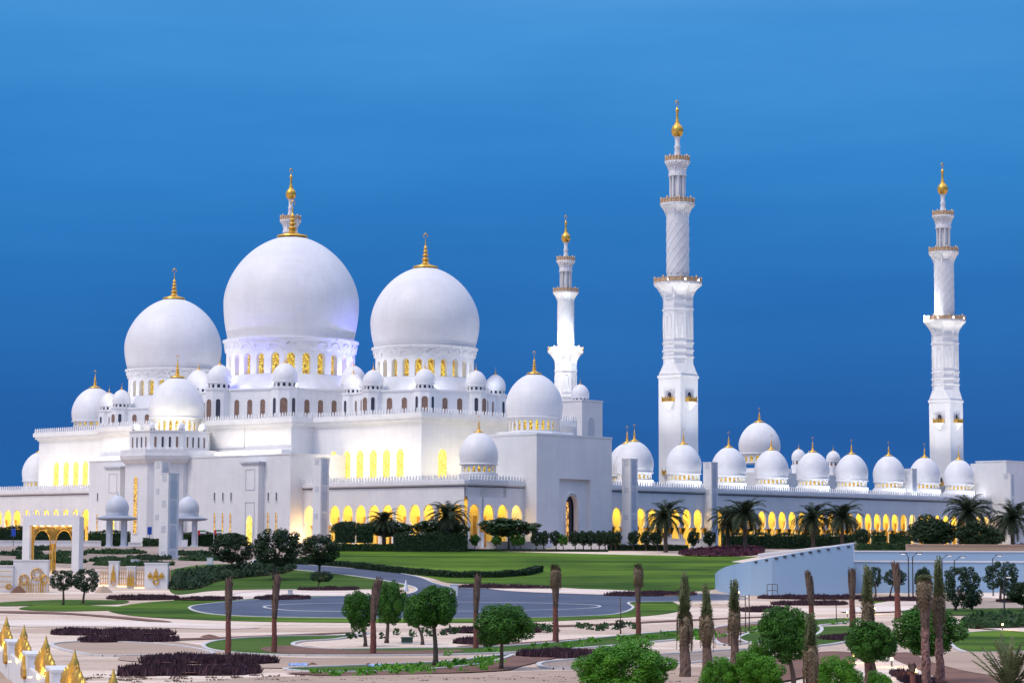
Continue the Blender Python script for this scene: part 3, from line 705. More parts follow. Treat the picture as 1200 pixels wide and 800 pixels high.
    for z in (34.2,17.0):
        for k in range(4):
            b_=ob('balcony',bme,r,(math.sin(PI/2*k)*w,-math.cos(PI/2*k)*w,z),PI/2*k); ob('railing',rme,b_)
            ob('door',arch_pane(.6,0,1.6,1.2,DARK,'door',-.02),b_); 
            tm=MB(); o=arch(.85,0,1.8,1.2); P=[(-h,zz_) for h,zz_ in o]+[(h,zz_) for h,zz_ in o[::-1][1:]]; tm.tube([(x,-.06,zz_) for x,zz_ in P],.1,5); ob('arch_moulding',tm.mesh('arch_moulding',TRIM),b_)
    for k in range(8):
        lm=MB(); lm.box(-.16,.16,-.16,.16,0,.42); ob('floodlight',lm.mesh('floodlight',LAMPW),r,(5.35*math.cos(PI/4*k+.2),5.35*math.sin(PI/4*k+.2),62.7))
    return r
mn=make_minaret()
for i,(px,Y,lab) in enumerate(((795.5,519,'tallest looking minaret, nearest one, right of the gatehouse'),(1111,604,'rightmost minaret, rising behind the last arcade domes'),(662.7,704,'distant minaret rising behind the gatehouse and its small domed tower'),(335.5,617,'minaret almost wholly hidden behind the largest dome, only its gilded tip showing'))):
    o=mn if i==0 else copytree(mn); p=at(px,638,Y); o.location=(p.x,p.y,GZ); o.rotation_euler=(0,0,TH); o.scale=(1,1,1.014); tag(o,lab,'minaret','four white minarets')
# ---- domed kiosks
EAVE=simple('grey_eaves',(.33,.37,.44),(.27,.31,.38),.8,.6)
def make_kiosk():
    r=empty('domed_kiosk',(0,0,0))
    m=MB(); m.lathe(domeprof(2.25,.9,2.45,14),28); m.v=[(x,y,z+7.4) for x,y,z in m.v]; m.lathe([(2.15,5.9),(2.15,6.55)],24,smooth=False); ob('dome',m.mesh('dome',GREYM),r)
    m=MB(); m.lathe([(2.6,5.0),(3.6,5.15),(4.15,5.35),(4.15,5.5),(2.4,5.95)],8,0,0,PI/8,smooth=False); ob('eaves',m.mesh('eaves',EAVE),r)
    for x in (-1.38,1.38):
        for y in (-1.38,1.38):
            m=MB(); m.box(x-.42,x+.42,y-.42,y+.42,.3,5.05); m.box(x-.6,x+.6,y-.6,y+.6,0,.3); ob('column',m.mesh('column',GREYM),r)
    m=MB(); m.lathe([(.3,9.8),(.2,10.0),(.05,10.6)],8); ob('finial',m.mesh('finial',GREYM),r)
    m=MB(); m.box(-3,3,-3,3,-.6,.03); ob('plinth',m.mesh('plinth',TRIM),r)
    return r
kk=make_kiosk()
for i,(px,py,lab) in enumerate(((136.5,639,'grey domed kiosk on four columns left of the nearest pillar'),(219.5,637,'grey domed kiosk partly behind the nearest pillar, on its right'))):
    o=kk if i==0 else copytree(kk); p=at(px,py,418 if i==0 else 430); o.location=(p.x,p.y,g(p.y)+.05); o.rotation_euler=(0,0,R(4)); tag(o,lab,'kiosk','domed garden kiosks')
# ================================================================= GROUND
gm=MB(); ys=[ROW*i for i in range(-10,150)]
for i in range(len(ys)-1): gm.add([(-700,ys[i],g(ys[i])),(700,ys[i],g(ys[i])),(700,ys[i+1],g(ys[i+1])),(-700,ys[i+1],g(ys[i+1]))],[(0,1,2,3)])
gm.add([(-6000,ys[-1],GZ),(6000,ys[-1],GZ),(6000,9000,GZ),(-6000,9000,GZ)],[(0,1,2,3)])
tag(gm.build('ground',PAVE),kind='structure')
def smooth_closed(p,k=6):
    n=len(p); o=[]
    for i in range(n):
        a,b,c,d=p[i-1],p[i],p[(i+1)%n],p[(i+2)%n]
        for j in range(k):
            t=j/k; o.append(tuple(.5*((2*b[q])+(-a[q]+c[q])*t+(2*a[q]-5*b[q]+4*c[q]-d[q])*t*t+(-a[q]+3*b[q]-3*c[q]+d[q])*t**3) for q in (0,1)))
    return o
LV=[0]
def drape(name,px,mat,lv,smooth=True,kind='structure',kerb=False,world=False,h=.016):
    LV[0]+=1; lv=lv+LV[0]*.09
    pts=smooth_closed(px) if smooth else px
    P=[tuple(ground(*q)[:2]) for q in pts] if not world else pts
    bm=bmesh.new(); vs=[bm.verts.new((x,y,0)) for x,y in P]; f=bm.faces.new(vs); bmesh.ops.triangulate(bm,faces=[f])
    lo=min(y for _,y in P); hi=max(y for _,y in P)
    for i in range(math.floor(lo/ROW)+1,math.floor(hi/ROW)+1):
        bmesh.ops.bisect_plane(bm,geom=bm.verts[:]+bm.edges[:]+bm.faces[:],plane_co=(0,i*ROW,0),plane_no=(0,1,0))
    for v in bm.verts: v.co.z=g(v.co.y)+h*lv
    bmesh.ops.recalc_face_normals(bm,faces=bm.faces)
    for f in bm.faces:
        if f.normal.z<0: f.normal_flip()
    me=bpy.data.meshes.new(name); bm.to_mesh(me); bm.free(); me.materials.append(mat); o=ob(name,me); tag(o,kind=kind)
    if kerb:
        m=MB(); n=len(P); w=.16
        for i in range(n):
            a,b=Vector((*P[i],0)),Vector((*P[(i+1)%n],0)); d=(b-a)
            if d.length<1e-3: continue
            q=Vector((-d.y,d.x,0)).normalized()*w; za,zb=g(a.y)+.12,g(b.y)+.12
            m.add([(a.x-q.x,a.y-q.y,za-.3),(b.x-q.x,b.y-q.y,zb-.3),(b.x-q.x,b.y-q.y,zb),(a.x-q.x,a.y-q.y,za),(a.x+q.x,a.y+q.y,za),(b.x+q.x,b.y+q.y,zb),(b.x+q.x,b.y+q.y,zb-.3),(a.x+q.x,a.y+q.y,za-.3)],[(0,1,2,3),(3,2,5,4),(4,5,6,7)])
        tag(m.build('kerb',KERB),kind='structure')
    return P
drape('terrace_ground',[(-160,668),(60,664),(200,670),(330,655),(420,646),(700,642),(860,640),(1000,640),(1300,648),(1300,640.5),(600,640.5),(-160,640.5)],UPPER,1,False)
drape('lawn',[(385,646),(440,644),(560,645.5),(700,649),(850,652),(905,652),(862,661),(846,672),(838,690),(770,693),(690,690),(630,686),(575,684),(528,683),(505,677),(470,671),(420,665),(372,661),(340,658)],GRASS,2)
drape('lawn',[(196,680),(200,668),(250,661),(330,662),(400,668),(450,675),(478,683),(462,689),(400,690),(320,690),(250,692),(205,696)],GRASS2,2)
drape('lawn',[(128,713),(170,706),(230,702),(300,698),(400,695),(470,695),(560,690),(650,690),(730,693),(770,698),(790,706),(800,713),(780,719),(720,724),(600,729),(450,729.5),(300,728),(190,724),(140,719)],GRASS,3)
drape('road',[(300,656),(340,660),(400,665),(450,669),(490,676),(512,684),(540,689),(600,690),(700,693),(860,697),(862,703),(780,705),(738,706),(742,712),(730,718),(700,721.5),(600,724.5),(480,725),(330,723.5),(250,720),(222,713),(240,708),(300,703),(400,699),(470,697),(488,690),(460,682),(400,673),(330,666),(300,662)],TARM,4,True,kerb=True)
drape('traffic_island',[(310,712),(330,709),(400,707),(500,706),(600,706.5),(690,709),(700,712),(660,714.5),(560,716.5),(450,717),(350,716)],TARM,6,kerb=True)
drape('footpath',[(262,700),(300,693),(390,691),(455,693),(440,698),(330,699),(280,703)],PATHM,4,kerb=True)
drape('footpath',[(560,687),(620,689),(730,692),(800,697),(780,699),(700,697),(600,693)],PATHM,6)
drape('grass_strip',[(0,706),(60,703),(115,703),(150,704),(135,708),(60,709),(0,710)],GRASS2,3)
drape('grass_strip',[(22,713),(60,708),(120,710),(170,712),(130,715),(60,716)],GRASS,3)
drape('planting_bed',[(238,757),(262,750),(330,746),(400,745),(432,742),(395,749),(352,752),(346,757),(390,761),(480,760),(560,759),(640,754),(730,745),(820,737),(900,730),(1000,724),(1010,727),(960,733),(860,743),(770,752),(690,759),(600,765),(480,768),(340,768),(262,764)],GRASS2,3,kerb=True)
drape('soil_bed',[(306,760),(350,757),(400,762),(470,763),(540,762),(520,766),(420,767),(330,766)],SOIL,4)
drape('soil_bed',[(335,789),(420,787),(500,785),(560,779),(590,771),(640,764),(690,760),(660,769),(610,781),(590,786),(500,790),(400,792)],SOIL,3)
drape('planting_bed',[(335,784),(430,780),(520,776),(570,770),(600,768),(560,779),(480,786),(380,788)],GRASS2,2,kerb=True)
drape('sand_path',[(-120,830),(-20,806),(200,801),(300,794),(450,791.5),(560,789),(700,785),(860,782),(900,790),(880,840),(400,850)],SANDM,2)
drape('sand_path',[(60,756),(110,752),(200,756),(250,766),(190,768),(110,768)],SANDM,1,kerb=True)
drape('sand_path',[(0,728),(60,726),(160,728),(300,734),(260,737),(120,734),(20,734)],PATHM,1)
drape('sand_path',[(640,776),(760,768),(900,760),(860,772),(740,781),(650,784)],UPPER,1,kerb=True)
drape('soil_strip',[(160,749.5),(260,746.5),(400,741),(404,742),(300,747),(180,751)],SOIL,2)
drape('soil_strip',[(540,757),(640,751),(760,742),(762,743),(660,752.5),(560,758)],SOIL,2)
drape('soil_strip',[(610,734),(700,731),(800,726),(900,722),(902,723),(800,727.5),(700,733),(612,735.2)],SOIL,2)
drape('soil_strip',[(0,716),(80,718),(190,727),(186,729),(90,720.5),(0,718)],SOIL,2)
drape('sand_path',[(140,770),(200,752),(330,770),(560,771),(530,776),(330,783),(170,776)],SANDM,1)
drape('soil_bed',[(838,736),(880,730),(930,728),(962,735),(950,746),(890,752),(850,756),(836,748)],SOIL,4,kerb=True)
drape('lawn',[(868,746),(900,738),(960,735),(1010,734),(1040,737),(1010,748),(960,757),(900,756),(872,752)],GRASS2,5,kerb=True)
drape('lawn',[(1112,747),(1140,741),(1200,739),(1300,739),(1300,762),(1200,764),(1130,764)],GRASS,3,kerb=True)
drape('footpath',[(1095,732),(1140,729),(1200,733),(1300,742),(1300,748),(1200,741),(1140,736)],PATHM,4)
drape('grass_strip',[(1060,712),(1120,709),(1200,710),(1300,712),(1300,720),(1200,720),(1120,721),(1060,718)],GRASS2,3)
drape('soil_bed',[(1030,772),(1060,765),(1100,772),(1180,792),(1280,830),(1120,830),(1060,795)],SOIL,3)
drape('footpath',[(1000,778),(1032,770),(1060,780),(1105,800),(1150,830),(1060,830),(1010,800)],PATHM,5)
drape('sand_path',[(1080,768),(1200,765),(1320,772),(1320,830),(1200,800),(1120,785)],SANDM,4)
drape('lawn',[(1010,706),(1060,703),(1110,705),(1100,711),(1040,713)],GRASS,3)
drape('soil_bed',[(900,774),(960,765),(1000,766),(1010,776),(960,790),(910,800),(880,790)],SOIL,4)
drape('road',[(985,716),(1060,716),(1120,700),(1200,704),(1320,712),(1320,706),(1200,697),(1120,694)],PATHM,5)
# ================================================================= PLANT MAKERS
def leafmesh(name,P,N,size,mat,aspect=1.6,jit=.6,up=False):
    n=len(P); P=np.asarray(P,float); N=np.asarray(N,float)+RNG.normal(0,jit,(n,3)); N/=np.linalg.norm(N,axis=1)[:,None]+1e-9
    A=np.cross(N,RNG.normal(0,1,(n,3)))
    if up: N[:,2]*=.15; A=np.stack([RNG.normal(0,.28,n),RNG.normal(0,.28,n),np.ones(n)],1)
    A/=np.linalg.norm(A,axis=1)[:,None]+1e-9; B=np.cross(N,A)
    s=size*RNG.uniform(.6,1.35,(n,1)); V=np.empty((n,4,3)); L=s*aspect*.5; w=s*.5
    V[:,0]=P-A*L; V[:,1]=P+B*w*.9-A*L*.1; V[:,2]=P+A*L; V[:,3]=P-B*w*.9-A*L*.1
    me=bpy.data.meshes.new(name); me.vertices.add(4*n); me.vertices.foreach_set('co',V.ravel())
    me.loops.add(4*n); me.loops.foreach_set('vertex_index',np.arange(4*n,dtype=np.int32)); me.polygons.add(n)
    me.polygons.foreach_set('loop_start',np.arange(0,4*n,4,dtype=np.int32)); me.polygons.foreach_set('loop_total',np.full(n,4,dtype=np.int32))
    me.materials.append(mat); me.update(calc_edges=True); return me
def cloud(blobs,n):
    """leaf positions over the shells of many clumps; blob=(x,y,z,rx,rz)"""
    P=[];N=[]; w=np.array([b[3]**2 for b in blobs]); w=w/w.sum(); cnt=RNG.multinomial(n,w)
    for b,c in zip(blobs,cnt):
        d=RNG.normal(0,1,(c,3)); d/=np.linalg.norm(d,axis=1)[:,None]; r=RNG.uniform(.72,1.06,(c,1))
        p=np.array(b[:3])+d*r*np.array([b[3],b[3],b[4]]); P.append(p); N.append(d+np.array([0,0,.35]))
    return np.concatenate(P),np.concatenate(N)
def crownblobs(k,rx,rz,cz,br,core=True,flat=1.0,open_=0):
    o=[]
    for i in range(k):
        z=1-2*(i+.5)/k; a=i*2.39996+random.uniform(-.3,.3); q=math.sqrt(1-z*z); s=random.uniform(.72,1.04)
        r=br*random.uniform(.75,1.25); o.append((rx*q*math.cos(a)*s*(1-br*.55),rx*q*math.sin(a)*s*(1-br*.55),cz+rz*z*s*(1-br*.55),r*rx,r*rz*flat))
    if core: o.append((0,0,cz,rx*.7,rz*.7))
    return o
# unit templates: crown radius 1, centred on z=0
def tmpl(k,br,n,size,mat,**kw): P,N=cloud(crownblobs(k,1,1,0,br,**kw),n); return leafmesh('crown',P,N,size,mat,jit=.55)
TM={'round':[tmpl(44,.25,20000,.052,LEAF) for _ in range(3)],'bush':[tmpl(56,.21,34000,.036,LEAFB) for _ in range(2)],
    'dark':[tmpl(30,.28,9000,.075,LEAFD) for _ in range(3)],'ball':[tmpl(14,.30,1300,.17,LEAFD)],'balllight':[tmpl(14,.30,1300,.17,LEAF)],
    'umb':[tmpl(30,.24,7500,.062,LEAFD,core=False) for _ in range(3)],'open':[tmpl(34,.20,5200,.065,LEAFG,core=False) for _ in range(3)],'plum':[tmpl(24,.26,4200,.10,LEAFH,core=True)]}
def trunkmesh(h,r,lean=0,branches=0,spread=1.0,top=.6):
    m=MB(); pts=[];rs=[]
    for i in range(7): t=i/6; pts.append((lean*t*t+.03*math.sin(5*t),.03*math.cos(4*t),h*t)); rs.append(r*(1.25-.55*t) if i else r*1.6)
    m.tube(pts,rs,7)
    for k in range(branches):
        a=2*PI*k/branches+random.uniform(-.3,.3); z0=h*random.uniform(.72,.98); sp_=spread*random.uniform(.5,.85)
        q=[(lean,0,z0)]; 
        for j in (1,2,3): t=j/3; q.append((lean+sp_*t*math.cos(a),sp_*t*math.sin(a),z0+top*spread*(t**.8)*random.uniform(.8,1.1)))
        m.tube(q,[r*.5,r*.38,r*.25,r*.12],5)
    return m.mesh('trunk',BARK)
def pxw(n,Y): return n*Y/F
def tree(name,kind,x0,x1,y0,y1,xb,yb,label,cat='tree',group=None,rt=None,Y=None,i=0,depth=1.0):
    """crown box x0..x1, y0..y1 and foot xb,yb in photo measure, turned into a real tree at its own distance"""
    if Y is None: p=ground(xb,yb)
    else: p=at(xb,638,Y); p.z=g(Y)
    Y=p.y; rx=pxw((x1-x0)/2,Y); zt=at(xb,y0,Y).z-p.z; zb=at(xb,y1,Y).z-p.z; zb=max(zb,.05); rz=(zt-zb)/2; cx=pxw((x0+x1)/2-xb,Y)
    r=empty(name,tuple(p),random.uniform(0,6.28)*0); tag(r,label,cat,group)
    c=ob('crown',random.choice(TM[kind]),r,(cx,0,(zt+zb)/2),random.uniform(0,6.28),(rx,rx*depth,rz)); 
    rt=rt or max(.06,.028*zt)
    if zb>.35: ob('trunk',trunkmesh(zb+rz*.5,rt,cx,6,rx*.8,.9),r)
    else: ob('stem',trunkmesh(rz*.6,rt*.6,0,5,rx*.6,.8),r)
    return r
# round garden trees
G1='clipped round trees in the garden'
tree('round_tree','round',402,441,691,739,428,757,'round green tree partly behind the palm trunk with a crooked top','round tree',G1)
tree('round_tree','round',438,475,680,733,453,753,'darker round tree right behind the palm trunk with a crooked top','round tree',G1)
tree('round_tree','round',471,500,694,736,495,755,'round green tree mostly hidden behind the tall slim-stemmed round tree','round tree',G1)
tree('round_tree','round',478,538,683,738,510,780,'tall round tree on a slim stem, left of the broad flat-topped round tree','round tree',G1)
tree('round_tree','round',554,624,705,759,587,784,'broad low round tree with a short pale stem, front centre of the garden','round tree',G1)
tree('round_tree','round',890,956,709,776,930,812,'large round tree left of the tied palm in the right foreground','round tree',G1)
tree('round_tree','round',990,1054,725,777,1026,806,'round tree between two wrapped palm trunks at the right','round tree',G1)
tree('round_tree','round',1046,1130,707,770,1085,800,'widest round tree, standing right behind the pair of tall palm trunks','round tree',G1)
def bush(x0,x1,y0,Y,label,i=0,zt=None):
    xb=(x0+x1)/2; gz=g(Y); zt=at(xb,y0,Y).z-gz; rx=pxw((x1-x0)/2,Y)
    p=at(xb,638,Y); r=empty('bush',(p.x,Y,gz)); tag(r,label,'bush','leafy bushes in the near foreground')
    ob('foliage',TM['bush'][i%2],r,(0,0,zt*.52),random.uniform(0,6),(rx,rx,zt*.52)); ob('stem',trunkmesh(zt*.5,.07,0,6,rx*.6,.8),r)
bush(672,792,751,108,'broad green bush at the bottom, left of the tied palms')
bush(818,866,771,106,'small bright green bush left of the larger bush at the bottom right',1)
bush(852,918,763,106,'leafy green bush between the tied palms at the bottom right')
bush(948,1012,770,104,'loose green bush at the bottom in front of the widest round tree gap',1)
bush(868,905,752,113,'low pale bush peeping above the two bottom bushes',1)
bush(1012,1046,786,104,'lowest small bush at the bottom edge beside a wrapped palm')
# spreading trees, middle left
G2='dark spreading trees by the lawn'
tree('spreading_tree','umb',247,297,625,660,271,674,'dark spreading tree nearest the white planter box, leftmost of three by the lawn','tree',G2,depth=1)
tree('spreading_tree','umb',292,355,618,662,321,679,'largest dark spreading tree, in the middle of three by the lawn','tree',G2)
tree('spreading_tree','umb',349,401,625,661,374,673,'dark spreading tree in front of the square pillar, rightmost of three by the lawn','tree',G2)
tree('young_tree','open',57,91,666,692,74,709,'thin young tree left of a pair before the white gate','tree')
tree('young_tree','open',84,118,664,694,97,707,'thin young tree right of a pair before the white gate','tree')
G3='trees before the blue retaining wall'
tree('garden_tree','open',1104,1152,660,712,1119,716,'straggly dark tree under the street lamps','tree',G3)
tree('garden_tree','open',1152,1196,656,692,1172,706,'pale open tree right of the street lamps','tree',G3)
tree('garden_tree','dark',1178,1222,680,710,1200,716,'dark rounded tree cut by the right edge','tree',G3)
tree('garden_tree','open',1018,1034,662,688,1026,699,'slim sapling in front of the blue retaining wall','tree',G3)
tree('garden_tree','open',1034,1064,666,686,1043,699,'small flat sapling left of the twin lamp posts','tree',G3)
tree('garden_tree','dark',1072,1092,664,694,1081,702,'dark small tree behind the thick bare palm','tree',G3)
tree('garden_tree','open',1126,1152,690,712,1139,716,'low dark shrubby tree under the straggly tree','tree',G3)
tree('sapling','open',362,392,668,682,372,690,'staked yellowish sapling at the edge of the roundabout lawn','tree')
tree('sapling','open',720,733,725,736,727,742,'tiny staked sapling on the pale paving','tree')
# big trees close to the arcade at the right
G4='dense dark trees before the right arcade'
tree('shade_tree','dark',1062,1124,605,640,1092,640,'broad dark tree before the arcade below the far minaret','tree',G4,Y=395)
tree('shade_tree','dark',1118,1176,612,642,1142,640,'dark tree below a date palm at the far right','tree',G4,Y=392)
tree('shade_tree','dark',1000,1020,618,640,1010,641,'small dark tree at the end of the ramp parapet','tree',G4,Y=392)
# frangipani-like shrubs in front of the left arcade
G5='flowering shrubs before the left arcade'
for x0,x1,y0,lab in ((388,422,610,'leftmost flowering shrub before the arches, next to the clipped box trees'),(428,486,608,'flowering shrub around the smaller date palm'),(484,552,607,'flowering shrub around the larger date palm'),(560,632,606,'widest flowering shrub, before the corner arches')):
    r=tree('flowering_shrub','plum',x0,x1,y0,630,(x0+x1)/2,641,lab,'shrub',G5,Y=406)
    n=70; d=RNG.normal(0,1,(n,3)); d/=np.linalg.norm(d,axis=1)[:,None]; d[:,2]=abs(d[:,2]); c=r.children[0]
    ob('blossoms',leafmesh('blossoms',d*1.02*np.array(c.scale),d,.22,TRIM,1,.3),r,c.location)
# clipped box trees
def hedge(name,pts,h,w,mat,label,n=60,size=.22,group=None,cat='hedge',dens=1.0,z0=0,stuff=False):
    """clipped hedge along world points"""
    P=[];N=[]; m=MB()
    for a,b in zip(pts,pts[1:]):
        a=Vector(a);b=Vector(b); L=(b-a).length; d=(b-a)/L; q=Vector((-d.y,d.x,0)); k=max(4,int(L*n*dens))
        for _ in range(k):
            t=random.random(); s=random.random(); jw=w/2*random.uniform(.9,1.1); hh=h*random.uniform(.92,1.08)*(1+.06*math.sin(t*L*1.3+a.x))
            if s<.42: o=q*(-jw*(1 if q.y>0 else -1)); z=random.uniform(0,hh); nn=o.normalized()
            elif s<.60: o=q*(jw*(1 if q.y>0 else -1)); z=random.uniform(0,hh); nn=o.normalized()
            else: o=q*random.uniform(-jw,jw); z=hh; nn=Vector((0,0,1))
            c=a+d*(t*L)+o; P.append((c.x,c.y,g(c.y)+z0+z)); N.append(tuple(nn))
        c0=[a-q*w*.42,b-q*w*.42,b+q*w*.42,a+q*w*.42]; zs=[g(v.y)+z0 for v in c0]
        m.add([(v.x,v.y,z) for v,z in zip(c0,zs)]+[(v.x,v.y,z+h*.9) for v,z in zip(c0,zs)],[(0,3,2,1),(4,5,6,7),(0,1,5,4),(1,2,6,5),(2,3,7,6),(3,0,4,7)])
    c=Vector(pts[0]); r=empty(name,(c.x,c.y,g(c.y)+z0))
    lm=leafmesh('foliage',P,N,size,mat); o=ob('foliage',lm,r,-r.location); o2=ob('stems',m.mesh('stems',mat),r,-r.location)
    tag(r,label,cat,group); return r
def gp(px,py): p=ground(px,py); return (p.x,p.y,0)
def gY(px,Y): p=at(px,638,Y); return (p.x,Y,0)
def bhedge(x0,x1,y0,Y,w,label,mat=LEAFH,h=None,group=None,z0=0,name='hedge'):
    hh=(at((x0+x1)/2,y0,Y).z-g(Y)-z0); return hedge(name,[gY(x0,Y),gY(x1,Y)],hh,w,mat,label,n=int(60+hh*50),group=group,z0=z0)
for x0,x1,lab in ((393,415.5,'clipped box-shaped tree on a stem, left of a pair before the arches'),(418,437,'clipped box-shaped tree on a stem, right of a pair before the arches')):
    r=bhedge(x0,x1,613.5,398,3.2,lab,LEAFD,z0=1.5,name='box_tree',group='clipped box trees'); r['category']='clipped tree'
    ob('trunk',trunkmesh(1.8,.18),r,((gY((x0+x1)/2,398)[0]-r.location.x),0,-1.5))
bhedge(461,548,624.5,396,3,'tall dark clipped hedge below the larger date palm',LEAFD)
bhedge(384,462,637.5,396,1.4,'low hedge at the top of the lawn left of the tall clipped hedge')
bhedge(490,712,643.5,398,1.0,'long low hedge along the top of the lawn before the topiary balls',LEAFD)
bhedge(712,806,638.5,404,1.6,'low dark hedge right of the gatehouse below the white planters',LEAFD)
bhedge(846,1000,626,432,4,'long tall dark hedge between the date palms of the right arcade',LEAFD)
bhedge(1022,1038,625,420,2.4,'small square clipped hedge block left of the broad dark tree',LEAFH)
bhedge(1043,1066,625,420,2.4,'square clipped hedge block touching the broad dark tree',LEAFH)
bhedge(1003,1064,637,372,1.6,'low green hedge on top of the retaining wall',LEAFH)
for x0,x1,y0,Y,lab in ((-6,28,618,440,'tall hedge at the left edge before the glowing arches'),(32,98,620,440,'hedge seen through the white gilded gate'),(104,128,623,436,'hedge left of the left domed kiosk'),(128,152,623,440,'hedge seen between the columns of the left kiosk'),(168,186,631,436,'low hedge at the foot of the octagonal tower'),(205,235,624,436,'hedge seen between the columns of the right kiosk'),(232,254,624,434,'hedge behind the two small flags'),(256,282,626,434,'hedge left of the portal door behind the trees')):
    bhedge(x0,x1,y0,Y,2.4,lab,LEAFD if Y==440 else LEAFH)
# low dark curving hedges
hedge('hedge',[gp(x,y) for x,y in ((332,660),(380,662.5),(430,667),(480,672.5),(530,676.5),(580,676.5),(615,674),(632,669.5))],.9,1.3,LEAFD,'low dark hedge curving along the lower edge of the lawn',n=90)
# topiary balls
GT='ball topiaries in front of the white planters'
for px in (512.8,535.3,556,582,603,660,610):
    tree('ball_topiary','balllight',px-6.8,px+6.8,626,639,px,643,'small bright green clipped ball on a stem before the white planters','topiary','small bright ball topiaries',Y=402)
for px in (628,637,651.5,674,683.5,692.5,702,709,721.5,742,757,770,812,831,716):
    s=8 if px>720 else 7.5; tree('ball_topiary','ball',px-s,px+s,622,639,px,643,'dark round clipped topiary in the row before gatehouse and right arcade','topiary',GT,Y=403)
# ================================================================= PALMS
def frond_leaflets(pts,wl,n,V,FF,tip=.35,up=.0):
    """rachis as polyline; leaflets as thin triangles"""
    m=len(pts)-1
    for i in range(n):
        t=(i+.6)/n*m; k=min(int(t),m-1); p=pts[k].lerp(pts[k+1],t-k); d=(pts[k+1]-pts[k]).normalized(); s=d.cross(Vector((0,0,1)))
        if s.length<1e-3: s=Vector((1,0,0))
        s.normalize(); u=s.cross(d); L=wl*math.sin(PI*min(1,.18+.80*(i+.5)/n))**.7
        for sg in (-1,1):
            e=p+(s*sg*.85+d*.75+u*random.uniform(-.25,.15)).normalized()*L*random.uniform(.85,1.1)-Vector((0,0,L*.18)); w=d*.055
            b=len(V); V.extend([p-w,p+w,e]); FF.append((b,b+1,b+2))
def datepalm_meshes(seed):
    random.seed(seed); V=[];FF=[]; m=MB()
    for i in range(62):
        el=random.uniform(-.75,1.35); az=i*2.39996+random.uniform(-.2,.2); L=random.uniform(2.7,3.5)*(1 if el>-.3 else .85)
        p=Vector((.2*math.cos(az),.2*math.sin(az),0)); pts=[p.copy()]; e=el
        for k in range(6): p=p+Vector((math.cos(az)*math.cos(e),math.sin(az)*math.cos(e),math.sin(e)))*L/6; pts.append(p.copy()); e-=.17+.05*k*(1 if el>0 else .3)
        m.tube(pts,[.05-.006*k for k in range(7)],4); frond_leaflets(pts,.75,26,V,FF)
    m.add(V,FF); return m.mesh('fronds',FROND)
DPF=[datepalm_meshes(s) for s in (1,2,3)]
def palmtrunk(h,r,mat=BARK,rough=.12,top=1.0,seed=0,bulge=0):
    random.seed(seed); m=MB(); n=max(10,int(h/.22)); N=12; vs=[];fs=[]
    for j in range(n+1):
        t=j/n; rr=r*(1.15-.25*t)*(1+bulge*math.sin(PI*min(1,t*1.0)))
        for i in range(N):
            a=2*PI*i/N; k=1+rough*(.35*(1 if (i+j)%2 else -1)+random.uniform(-.9,.9)); vs.append((rr*k*math.cos(a)+.02*math.sin(j*.4),rr*k*math.sin(a),h*t))
    for j in range(n):
        for i in range(N): k=(i+1)%N; fs.append((j*N+i,j*N+k,(j+1)*N+k,(j+1)*N+i))
    fs.append(tuple((n)*N+i for i in range(N))); m.add(vs,fs); return m.mesh('trunk',mat)
def datepalm(px,ytop,ybase,Y,label,i,s=1):
    p=gY(px,Y); gz=g(Y); H=at(px,ytop,Y).z-gz; cz=H-3.0*s
    r=empty('date_palm',(p[0],Y,gz)); tag(r,label,'date palm','date palms along the mosque facade')
    ob('trunk',palmtrunk(cz,.34,seed=i),r); ob('fronds',DPF[i%3],r,(0,0,cz),i*1.3,s*1.38)
datepalm(450,594,640,400,'smaller date palm before the left arcade',0,.82)
datepalm(524.5,583,642,398,'larger date palm before the left arcade with spreading fronds',1,1.05)
datepalm(780,583,645,396,'date palm standing alone between two white pillars',2,1.1)
datepalm(873,579,645,400,'taller date palm of a touching pair at the start of the ramp parapet',0,1.15)
datepalm(853,589,645,404,'shorter date palm of a touching pair at the start of the ramp parapet',1,1.0)
datepalm(953,586,645,412,'date palm behind the ramp parapet, left of two neighbours',2,1.1)
datepalm(987,584,645,410,'date palm at the high end of the ramp parapet',0,1.1)
datepalm(1135,575,640,398,'date palm below the far right dome among dark trees',1,1.25)
datepalm(1187,583,645,396,'date palm at the right edge before the end block',2,1.25)
